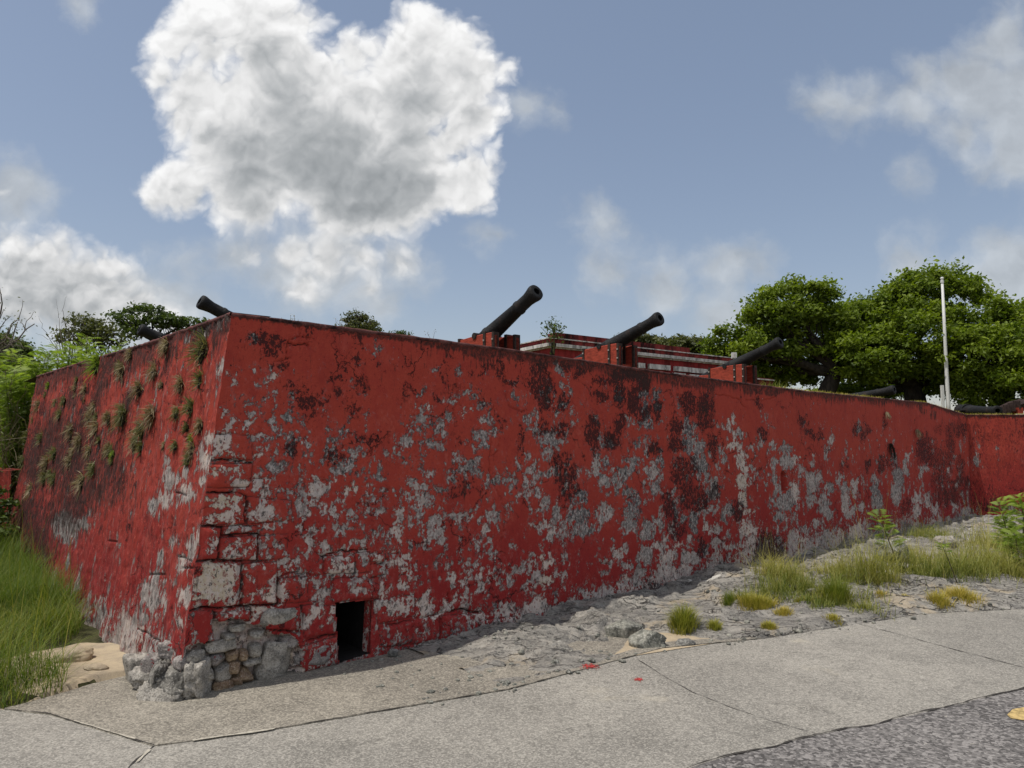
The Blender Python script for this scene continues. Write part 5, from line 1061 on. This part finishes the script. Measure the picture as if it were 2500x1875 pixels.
def grass_patch(name, label, x, y, rx, ht, n, mat, seed, tint=(.1, .6), wid=.0055, ry=None, cat='grass tuft', group='grass tufts on the rock ledge', lean=(.2, .8)):
    r = np.random.default_rng(seed); c = ground(x, y, .04); c[2] = ground_z(c[0], c[1]); c = ground(x, y, c[2]); c[2] = ground_z(c[0], c[1])
    k = np.linalg.norm(c - [0, 0, EYE]) / FPX; a = rx * k * .62; b = a * (ry or .9)
    g = r.normal(size=(n, 2)) * .5; rad = np.hypot(g[:, 0], g[:, 1]); ok = rad < 1.25; g = g[ok]; rad = rad[ok]; m = len(g)
    B = np.stack([c[0] + g[:, 0] * a, c[1] + g[:, 1] * b, np.zeros(m)], 1)
    B[:, 2] = np.array([ground_z(p[0], p[1]) for p in B]) - .01
    hh = ht * k * r.uniform(.55, 1.1, m) * (1.05 - .45 * np.clip(rad, 0, 1))
    outw = np.stack([g[:, 0], g[:, 1], 0 * rad], 1) * 1.3
    v, q, t = blades(B, hh, r.uniform(*lean, m), wid, r, r.uniform(*tint, m) + .25 * (rad > .8), wind=outw)
    o = mesh(name, v, q, mat, None, False, dict(tint=t)); tag(o, label, cat, group); return o
TF = [(1668, 1528, 46, 62, 900, M_GRASS, 'round green grass tuft on rock just right of the split boulder', (.1, .65)),
      (1745, 1530, 22, 32, 350, M_GRASS, 'small green grass tuft close right of the round tuft', (.3, .7)),
      (1850, 1488, 62, 44, 1300, M_GRASSY, 'wide yellow green mat of grass on the rock below the tall grass', (.0, .6)),
      (1912, 1492, 30, 22, 350, M_GRASSY, 'short yellowing grass fringe joined to the wide mat', (.3, .8)),
      (1960, 1474, 32, 20, 350, M_GRASSY, 'thin yellow grass mat in a rock hollow beneath the tall grass', (.1, .6)),
      (1878, 1556, 26, 24, 380, M_GRASSY, 'tiny yellow green tuft by the road edge under the wide mat', (.0, .5)),
      (2036, 1530, 28, 18, 350, M_GRASSY, 'flat yellow green tuft at the road edge beside white rock', (.1, .6)),
      (2295, 1494, 34, 36, 420, M_GRASSY, 'straw tipped grass tuft standing alone at the right road edge', (.2, .9)),
      (2345, 1452, 60, 34, 700, M_GRASSY, 'low dry golden grass mat on dark rock at right', (.3, .9)),
      (1780, 1448, 26, 34, 260, M_GRASS, 'dark green little tuft at the foot of the wall', (.0, .3)),
      (2150, 1456, 18, 16, 150, M_GRASSY, 'very small golden tuft on bare rock under the tall sapling', (.4, .9)),
      (2208, 1462, 16, 14, 130, M_GRASSY, 'very small golden tuft on bare rock right of the other tiny one', (.4, .9)),
      (2040, 1475, 46, 80, 800, M_GRASS, 'bright green spiky tuft at the front of the tall grass', (.0, .35))]
for i, (x, y, rx, ht, n, mat, lab, tn) in enumerate(TF): grass_patch('grass_tuft', lab, x, y, rx, ht, n, mat, 300 + i, tn)
# tall mixed grass along the foot of the far wall
r = np.random.default_rng(400); V_, Q_, T_ = [], [], []; off = 0
CL = [(1835, 1455, 60, 50, .25), (1900, 1445, 70, 70, .25), (1960, 1440, 80, 90, .3), (2020, 1440, 80, 95, .3), (2080, 1440, 80, 95, .35), (2130, 1425, 80, 95, .5), (2165, 1440, 60, 70, .7), (2230, 1405, 70, 70, .35), (2290, 1410, 70, 75, .3), (2350, 1405, 70, 80, .35), (2400, 1390, 80, 80, .5), (2450, 1385, 90, 80, .6), (2510, 1390, 90, 80, .6),
      (2330, 1365, 80, 60, .6), (2420, 1345, 90, 60, .7), (2220, 1365, 60, 50, .8), (1900, 1420, 60, 60, .8), (2030, 1410, 90, 70, .8), (2500, 1350, 90, 70, .5), (2260, 1320, 60, 40, .3), (2310, 1310, 60, 40, .3), (2560, 1410, 90, 80, .6), (1990, 1465, 60, 50, .2), (2100, 1470, 60, 40, .4)]
for (x, y, rx, ht, tn) in CL:
    c = ground(x, y, .12); k = np.linalg.norm(c - [0, 0, EYE]) / FPX; n = 620
    g = r.normal(size=(n, 2)) * .55; B = np.stack([c[0] + g[:, 0] * rx * k * .7, c[1] + g[:, 1] * rx * k * .8, np.zeros(n)], 1)
    ww = -((B[:, 0] - O[0]) * V[0] + (B[:, 1] - O[1]) * V[1]); B = B[ww > .03]; n = len(B)
    dn_ = fbm(np.stack([B[:, 0] * 2.6, B[:, 1] * 2.6, np.full(n, 7.)], 1), 3, 405); kp = (dn_ > -.2) & (r.uniform(size=n) < .95); B = B[kp]; dn_ = dn_[kp]; n = len(B)
    B[:, 2] = np.array([ground_z(p[0], p[1]) for p in B]) - .01
    hh = ht * k * r.uniform(.26, .98, n) * (.75 + 1.1 * dn_); tall = r.uniform(size=n) < .06; hh = np.where(tall, hh * 1.9, hh)
    v, q, t = blades(B, hh, np.where(tall, .25, r.uniform(.3, 1.3, n)), np.where(tall, .004, .006), r, np.where(tall, .95, r.uniform(-.2, .35, n) + tn)); V_.append(v); Q_.append(q + off); T_.append(t); off += len(v)
mesh('grass', np.concatenate(V_), np.concatenate(Q_), M_GRASSO, None, False, dict(tint=np.concatenate(T_)), kind='stuff')
# verge grass at the left
V_, Q_, T_ = [], [], []; off = 0; n = 225000
x = r.uniform(-12, -2.6, n); y = r.uniform(3.6, 12, n)
bb = -((x - O[0]) * U[0] + (y - O[1]) * U[1]); tt = (x - O[0]) * V[0] + (y - O[1]) * V[1]
ey = np.interp(x, LJx[:, 0], LJx[:, 1]); dens = fbm(np.stack([x * 1.5, y * 1.5, 0 * x], 1), 3, 401)
sandy = np.exp(-(((x + 3.65) / .6) ** 2 + ((y - 6.0) / .55) ** 2)) + .8 * np.exp(-(((x + 4.3) / .25) ** 2 + ((y - 5.35) / .2) ** 2))
ok = (bb > bat(.1) + .05 + np.interp(tt, [-2, 0, 1.7, 2.4, 3], [.3, .42, .34, .05, .0]) * (1 + dens)) & (y > ey + .02) & (dens > -.6) & (x / y > -1.2) & (r.uniform(size=n) > sandy * .96) & (tt < TLEN + 4)
x, y, bb, tt, dens, ey = (q[ok] for q in (x, y, bb, tt, dens, ey)); n = len(x)
B = np.stack([x, y, np.where(y < ey + .3, np.minimum(verge_z(x, y), .02), verge_z(x, y)) - .01], 1)
hh = r.uniform(.06, .35, n) * (1 + 1.2 * dens) * (1 + .45 * np.clip((tt - 1) / 3, 0, 1)); hh *= np.clip((y - ey) / .3 + .35, .35, 1)
tall = r.uniform(size=n) < .025; hh = np.where(tall, hh * 1.7, hh)
yel = .5 + fbm(np.stack([x * .9, y * .9, 0 * x + 5], 1), 3, 402)
v, q, t = blades(B, hh, np.where(tall, .3, r.uniform(.3, 1.35, n)), .0046, r, np.clip(r.uniform(-.35, .35, n) + .5 * yel * (r.uniform(size=n) < .6) + .5 * tall - .25 * (tt > 3), 0, 1))
mesh('grass', v, q, M_GRASS, None, False, dict(tint=t), kind='stuff')
# dry fringe of turf along the parapet edge
n = 5200; s = r.uniform(7.6, 16, n); dn = vnoise(np.stack([s * 1.7, 0 * s, 0 * s], 1), 403); keep = (dn > -.25) | (s > 13); s = s[keep]; n = len(s); tq = r.uniform(.02, .35, n)
B = np.where((s < SLEN)[:, None], O + U * np.clip(s, 0, SLEN)[:, None] + V * tq[:, None], EW + np.stack([(s - SLEN) * 9, tq, 0 * s], 1)); B[:, 2] = np.where(s < SLEN, zt_r(np.clip(s, 0, SLEN)), 2.345)
n2 = 2200; B2_ = EW + np.stack([r.uniform(-.2, 6, n2), r.uniform(.03, .5, n2), np.full(n2, 2.345)], 1); B = np.concatenate([B, B2_]); n = len(B)
v, q, t = blades(B, r.uniform(.02, .07, n), r.uniform(.3, 1.1, n), .006, r, r.uniform(.0, .8, n)); mesh('grass', v, q, M_GRASSY, None, False, dict(tint=t), kind='stuff')
# taller green clump behind the third carriage
gp = muz_r(1880, 950, .9); n = 260; B = gp + np.stack([r.normal(size=n) * .16, r.normal(size=n) * .12, 0 * r.normal(size=n)], 1); B[:, 2] = 2.5
v, q, t = blades(B, r.uniform(.14, .32, n), r.uniform(.2, .6, n), .006, r, r.uniform(0, .4, n)); tag(mesh('grass_tuft', v, q, M_GRASS, None, False, dict(tint=t)), 'upright green grass clump behind the third carriage on the rampart', 'grass tuft')
# ---- tufts rooted in the battered face
TU = [(1580, 490, 1.5, 0), (1560, 730, 1, 0), (1485, 925, 1, 0), (1400, 750, .8, 1), (1290, 460, .9, 2), (1080, 780, 1, 1), (950, 640, 1, 2), (1200, 650, 1, 1), (500, 880, .8, 1), (670, 790, .9, 1), (740, 920, .9, 2), (700, 1000, .9, 1), (960, 985, 1.5, 1), (1180, 990, 1.3, 1), (1370, 970, .7, 1), (310, 920, 1.3, 1), (750, 1090, 1.2, 2), (560, 1110, 1.2, 1), (330, 1170, 1.1, 0),
      (1050, 1190, .9, 1), (1360, 1225, .6, 1), (1470, 1330, .7, 0), (430, 1290, 1.1, 0), (850, 1250, .9, 1), (760, 600, 1.4, 3), (370, 1360, 1.2, 1), (470, 980, .9, 1), (1010, 520, .8, 2), (215, 1150, 1.2, 1), (620, 1190, 1.1, 1), (350, 1470, 1.1, 1), (550, 1340, 1, 1), (730, 1400, 1, 1), (430, 1480, 1.1, 0), (700, 1260, .9, 2), (880, 1290, .4, 3), (1100, 1100, 1.1, 1), (380, 760, .5, 3), (590, 770, .6, 2), (640, 1500, 1.2, 2), (190, 1350, 1.2, 1), (250, 1560, 1.2, 2), (1490, 1180, .4, 3), (840, 1010, .9, 1)]
rt_ = np.random.default_rng(77)
for _ in range(30):
    b_ = TU[rt_.integers(0, 44)]; TU.append((b_[0] + rt_.normal() * 70, b_[1] + rt_.normal() * 60, rt_.uniform(.35, .75), int(rt_.choice([1, 1, 2, 0]))))
NL = -U + ZZ * .1
inf = []
for i, (x, y, sz, kd) in enumerate(TU):
    t, z = hit(L7[0] + x * L7[2], L7[1] + y * L7[2], 'l'); t = min(max(t, .12), TLEN - .1); z = min(z, zt_l(t) - .06); inf.append((t, z, sz * .98, kd, x, y))
rows = sorted(range(len(inf)), key=lambda i: -inf[i][1]); nrow = 8; per = math.ceil(len(rows) / nrow); rowname = ['top row', 'second row', 'third row', 'fourth row', 'fifth row', 'sixth row', 'seventh row', 'bottom row']
ordn = ['first', 'second', 'third', 'fourth', 'fifth', 'sixth', 'seventh', 'eighth', 'ninth', 'tenth', 'eleventh', 'twelfth']
where = {}
for k in range(nrow):
    for j, i in enumerate(sorted(rows[k * per:(k + 1) * per], key=lambda i: inf[i][0])): where[i] = (rowname[k], ordn[j])
KD = ['green grassy', 'withered dark', 'dry straw coloured', 'yellow green leafy']
for i, (t, z, sz, kd, x, y) in enumerate(inf):
    rr = np.random.default_rng(500 + i); p = O + V * t - U * (bat(z) + .005) + ZZ * z; n = int(170 * (.5 + sz * .6))
    L_ = rr.uniform(.04, .17, n) * sz * (.85 if kd != 3 else .9); a = rr.uniform(0, 2 * math.pi, n)
    d = unit(NL * .75 + V * (np.cos(a) * 1.0)[:, None] + ZZ * (np.sin(a) * 1.0 + (.5 if kd in (0, 3) else .2))[:, None] + rr.normal(size=(n, 3)) * .4); sd = unit(np.cross(d, rr.normal(size=(n, 3))))
    c = p + V * (rr.normal(size=n) * .022 * sz)[:, None] + ZZ * (rr.normal(size=n) * .028 * sz)[:, None]
    wv = (.0042 if kd != 3 else .010) * (.7 + .5 * sz); V_ = []
    for f in (0, .4, .75, 1.):
        q_ = c + d * (L_ * f)[:, None] - ZZ * (L_ * (.38 if kd != 0 else .22) * f ** 2)[:, None]; ww = wv * (1 - f ** 2) * .5 + .0002; V_.append(np.stack([q_ - sd * ww, q_ + sd * ww], 1))
    v = np.stack(V_, 1).reshape(-1, 3); q = np.concatenate([np.arange(n)[:, None] * 8 + np.array([2 * k, 2 * k + 2, 2 * k + 3, 2 * k + 1]) for k in range(3)])
    tn = np.repeat(rr.uniform(0, 1, n) * (.75 if kd in (0, 1) else 1), 8)
    szn = 'large ' if sz >= 1.3 else ('small ' if sz < .8 else '')
    rw, on = where[i]
    o = empty('wall_tuft', tuple(p), f'{szn}{KD[kd]} tuft on the sunlit battered wall, {on} from the corner, {rw}', 'plant', 'plants rooted in the left wall')
    adopt(o, mesh('foliage', v, q, [M_TUFT, M_TUFTD if i % 2 else M_TUFT, M_TUFTD, M_FROND][kd], None, False, dict(tint=tn)))
    rb = MB(); v_, q_ = sphere(7, 9); rb.add((v_ * (1 + .5 * fbm(v_ * 3 + i, 2, 7))[:, None]) * np.array([.032, .045, .06]) * sz + p - ZZ * .02 * sz + U * .004, q_); 
    for _ in range(10): limb(rb, p + U * .01, p - ZZ * rr.uniform(.04, .13) * sz + V * rr.normal() * .05 * sz - U * (.012 + .02 * rr.uniform()), .004, .0015, .2, 4, 4)
    adopt(o, rb.build('root_clump', M_ROOT, None, True))
# ---- dry plants hanging on the far part of the long face
for i, (x, y, sz, lab) in enumerate(((2235, 1052, 26, 'straw coloured dried plant drooping from the long wall near its far end'), (2160, 1010, 20, 'reddish dried sprig at the parapet dip of the long wall'), (2170, 1085, 24, 'thin dry root bundle hanging on the long wall left of the drooping plant'))):
    s, z = hit(x, y); p = fort(s, -.02, z); k = p[1] / FPX; rr = np.random.default_rng(600 + i); mb = MB()
    for _ in range(38):
        a = rr.uniform(-1.2, 1.2); L_ = sz * k * rr.uniform(.5, 1.4); t_ = np.linspace(0, 1, 6)[:, None]
        P = p + U * math.sin(a) * L_ * t_ * .6 - V * (.05 * t_) + ZZ * (L_ * (.55 * t_ - (1.1 + .6 * (i == 2)) * t_ ** 2)); mb.tube(P + np.cumsum(rr.normal(size=(6, 3)) * .006, 0), np.linspace(.004, .0018, 6), 4, a=rr.uniform(0, 1))
    tag(mb.build('dried_plant', M_TUFTD if i != 2 else M_ROOT), lab, 'plant')
# ---- feathery fronds
def fronds(base, dirs, L, npair, leaf, r, droop=.45, tint=(.2, .9)):
    V_, Q_, T_ = [], [], []; off = 0
    for b, d, l in zip(base, dirs, L):
        t = np.linspace(.15, 1, npair); c = b + d * (l * t)[:, None] - ZZ * (l * droop * t ** 2)[:, None]
        s = unit(np.cross(d, ZZ + r.normal(size=3) * .2)); tng = unit(d - ZZ * 2 * droop * t[:, None])
        tn = r.uniform(*tint)
        for sg_ in (-1, 1):
            dl = unit(s * sg_ + tng * .45 - ZZ * .12); ll = (leaf * np.sin(np.clip(t, .1, .97) * math.pi) ** .5)[:, None]; wd = ll * .11
            a = c; e = c + dl * ll - ZZ * ll * .15; m = (a + e) / 2; v = np.stack([a, m - tng * wd, e, m + tng * wd], 1).reshape(-1, 3)
            V_.append(v); Q_.append(np.arange(npair)[:, None] * 4 + np.array([0, 1, 2, 3]) + off); T_.append(np.clip(np.full(len(v), tn) + r.uniform(-.1, .1), 0, 1)); off += len(v)
    return np.concatenate(V_), np.concatenate(Q_), np.concatenate(T_)
def feather_bush(name, label, stems, nf, L, leaf, seed, cat='shrub', group=None, npair=9, mat=M_FROND, sr=.012, start=.35, tint=(.2, .95)):
    r = np.random.default_rng(seed); o = empty(name, tuple(np.mean([s[0] for s in stems], 0)), label, cat, group); mb = MB(); B, D, LL_ = [], [], []
    for a, b in stems:
        P = limb(mb, a, b, sr, sr * .35, .07, 9, 6); ax = unit(np.asarray(b, float) - a)
        for k in range(nf):
            f = start + (1 - start) * (k + r.uniform()) / nf; i = f * 8; i0 = min(7, int(i)); p = P[i0] + (P[i0 + 1] - P[i0]) * (i - i0)
            az = k * 2.4 + r.uniform(-.5, .5); d = unit(np.array([math.cos(az), math.sin(az), .55 + .5 * f]) + r.normal(size=3) * .15 + ax * .2); B.append(p); D.append(d); LL_.append(L * r.uniform(.65, 1.15) * (1.1 - .35 * f))
    adopt(o, mb.build('stem', M_GSTEM, None, True)); v, q, t = fronds(B, D, LL_, npair, leaf, r, tint=tint); adopt(o, mesh('foliage', v, q, mat, None, False, dict(tint=t))); return o
gz = lambda x, y: (lambda p: np.array([p[0], p[1], ground_z(p[0], p[1])]))(ground(x, y, .1))
b1 = gz(2196, 1402); feather_bush('sapling', 'tall slender sapling with feathery green leaves before the long wall', [(b1, at(2150, 1262, b1[1]))], 20, .33, .10, 701, 'sapling', None, 9, sr=.011, start=.35)
b2 = gz(2338, 1432); feather_bush('sapling', 'short thin leaning sapling with few leaves right of the tall one', [(b2, at(2298, 1330, b2[1]))], 8, .17, .05, 702, 'sapling', None, 11, sr=.007, start=.8)
stm = [(gz(x, y), at(xt, yt, gz(x, y)[1])) for x, y, xt, yt in ((2480, 1385, 2440, 1225), (2500, 1380, 2490, 1215), (2530, 1385, 2520, 1235), (2470, 1365, 2452, 1270), (2500, 1395, 2475, 1300), (2550, 1390, 2560, 1220))]
feather_bush('feathery_bush', 'bright green feathery bush at the right edge in front of the wall', stm, 30, .34, .10, 703, npair=9, start=.15)
p = ground(190, 1452); feather_bush('sapling', 'small brownish feathery seedling at the foot of the left wall', [(ground(102, 1470, .1), at(100, 1432, ground(102, 1470, .1)[1]))], 9, .13, .04, 704, 'sapling', None, 8, sr=.005, start=.6, mat=M_LEAFO)
SB = [('bright green feathery bush crowding the end of the left wall', [(45, 940, 12.6), (70, 905, 12.8), (30, 900, 12.2), (95, 880, 13.2), (10, 930, 12.)], 711), ('tall feathery bush with pale tips rising behind the left parapet', [(150, 850, 14.2), (195, 835, 14.6), (120, 870, 13.8), (230, 860, 14.8), (170, 880, 14.)], 712),
      ('feathery bush in front of the dark tree at the left edge', [(20, 880, 14.5), (-15, 900, 14), (50, 890, 14.5), (-40, 920, 13.5)], 713), ('low feathery bush behind the left parapet nearest the second cannon', [(265, 880, 13.4), (230, 895, 13), (290, 865, 13.8)], 714)]
for lab, tops, sd_ in SB:
    stm = []; 
    for k, (x, y, Y_) in enumerate(tops):
        for j in range(3):
            tp = at(x + rng.uniform(-28, 28), y - 22 + rng.uniform(-8, 34), Y_ + rng.uniform(-.3, .4)); bs = tp.copy(); bs[2] = .35; bs[:2] = at(tops[0][0], tops[0][1], tops[0][2])[:2] + rng.uniform(-.008, .008, 2); stm.append((bs, tp))
    feather_bush('feathery_bush', lab, stm, 60, .42, .12, sd_, npair=8, start=.1, group='feathery bushes beyond the left wall', sr=.016)
# dry tangle and weeds left of the wall end
o = empty('dry_thicket', tuple(ground(20, 1300)), 'tangle of dry straw stems between the left wall and the left edge', 'thicket'); mb = MB(); tl = []
for _ in range(230):
    a = np.array([rng.uniform(-9.6, -7.6), rng.uniform(10.6, 12.2), rng.uniform(.2, 1.6)]); P = limb(mb, a, a + np.array([rng.normal() * .5, rng.normal() * .4, rng.uniform(.2, 1.4)]), .006, .0025, .35, 7, 4); tl.append(P[rng.integers(2, 7, 7)] + rng.normal(size=(7, 3)) * .06)
adopt(o, mb.build('stem', M_TUFTD)); c = np.concatenate(tl); v, q, t = leaves(c, .10 * rng.uniform(.5, 1.3, len(c)), asp=.16); adopt(o, mesh('foliage', v, q, M_LEAFO, None, False, dict(tint=t)))
p = ground(15, 1345); tree('weed_bush', 'dark leafy weed bush at the foot of the left wall end', np.array([-7.4, 10.3, .5]), [(np.array([-7.5, 10.2, .7]), np.array([.5, .45, .35])), (np.array([-7.9, 10.6, .95]), np.array([.4, .4, .4])), (np.array([-7.0, 9.8, .55]), np.array([.35, .3, .22]))], .03, M_LEAFD, 60, 70, clump_r=.14, leaf=.07, group=None)['category'] = 'bush'
# ------------------------------------------------------------------ loose rocks on the ledge
def rock(x, y, rx, ry, mat, seed, label, name='boulder', fac=3, box=2.5, rot=.3, sink=.35, lift=0.):
    c = ground(x, y + ry * .6, .03); g = ground_z(c[0], c[1]) if np.dot(c - O, U) > 1.6 else .01
    k = c[1] / FPX; ca, sa = math.cos(rot), math.sin(rot)
    o = stone(name, np.array([c[0], c[1] + rx * k * .5, g + ry * k * (1 - sink) + lift]), (rx * k, rx * k * .8, ry * k), (np.array([ca, sa, 0]), np.array([-sa, ca, 0]), ZZ), mat, seed, None, box, .22, 34, fac, .35)
    if label: tag(o, label, 'rock')
    return o
bo_ = rock(1528, 1530, 50, 33, M_GREEN, 801, 'grey split boulder of two angular blocks on the ledge by the wall', fac=13, rot=.5, sink=.3)
b2_ = rock(1580, 1553, 50, 34, M_GREEN, 802, None, 'boulder_fragment', fac=13, rot=-.4, sink=.3); b2_.parent = bo_; b2_.location = b2_.location - bo_.location
rock(1676, 1560, 24, 13, M_BOULD, 803, 'small rough dark stone in the sand right of the split boulder', fac=1, rot=.1)
rock(958, 1590, 13, 11, M_BOULD, 804, 'small dark cube of stone beside the drain hole', fac=3, rot=.2)
rock(2185, 1372, 46, 30, M_GREEN, 805, 'pale rounded rock behind the tall sapling', fac=3, sink=.25)
rock(2318, 1342, 32, 16, M_STONE, 806, 'pale low rock in dry grass right of the tall sapling', fac=3)
rock(1990, 1462, 16, 9, M_BOULD, 807, 'small black stone half hidden in the tall grass', fac=2)
rock(165, 1612, 44, 22, M_SAND, 808, 'pale sandy rock in the verge grass near the corner', fac=4, rot=.6, sink=.2)
rock(225, 1632, 30, 13, M_SAND, 809, 'smaller sandy rock between the first one and the pavement', fac=3, rot=.2)

# loose chips of stone and dead twigs strewn over the ledge and along the joint
r = np.random.default_rng(900); mb = MB(); v_, q_ = sphere(6, 8)
for i in range(420):
    s = r.uniform(.8, 9); wm = max(.3, np.interp(s, EA[:, 0], EA[:, 1])); f = r.uniform(.05, 1.0) if r.uniform() < .7 else r.uniform(.9, 1.06)
    p = fort(s, -wm * f); g = max(ground_z(p[0], p[1]) if s > 1.6 and f < 1 else .004, .004); e = r.uniform(.006, .022) * (1 if r.uniform() < .85 else 1.8)
    sh = v_ * (1 + .5 * fbm(v_ * 1.7 + i, 2, 5))[:, None] * np.array([1, r.uniform(.6, 1), r.uniform(.4, .7)]) * e; a = r.uniform(0, 6); ca, sa = math.cos(a), math.sin(a)
    mb.add(sh @ np.array([[ca, sa, 0], [-sa, ca, 0], [0, 0, 1]]) + np.array([p[0], p[1], g + e * .2]), q_)
mb.build('gravel', M_GREEN, None, False, kind='stuff')
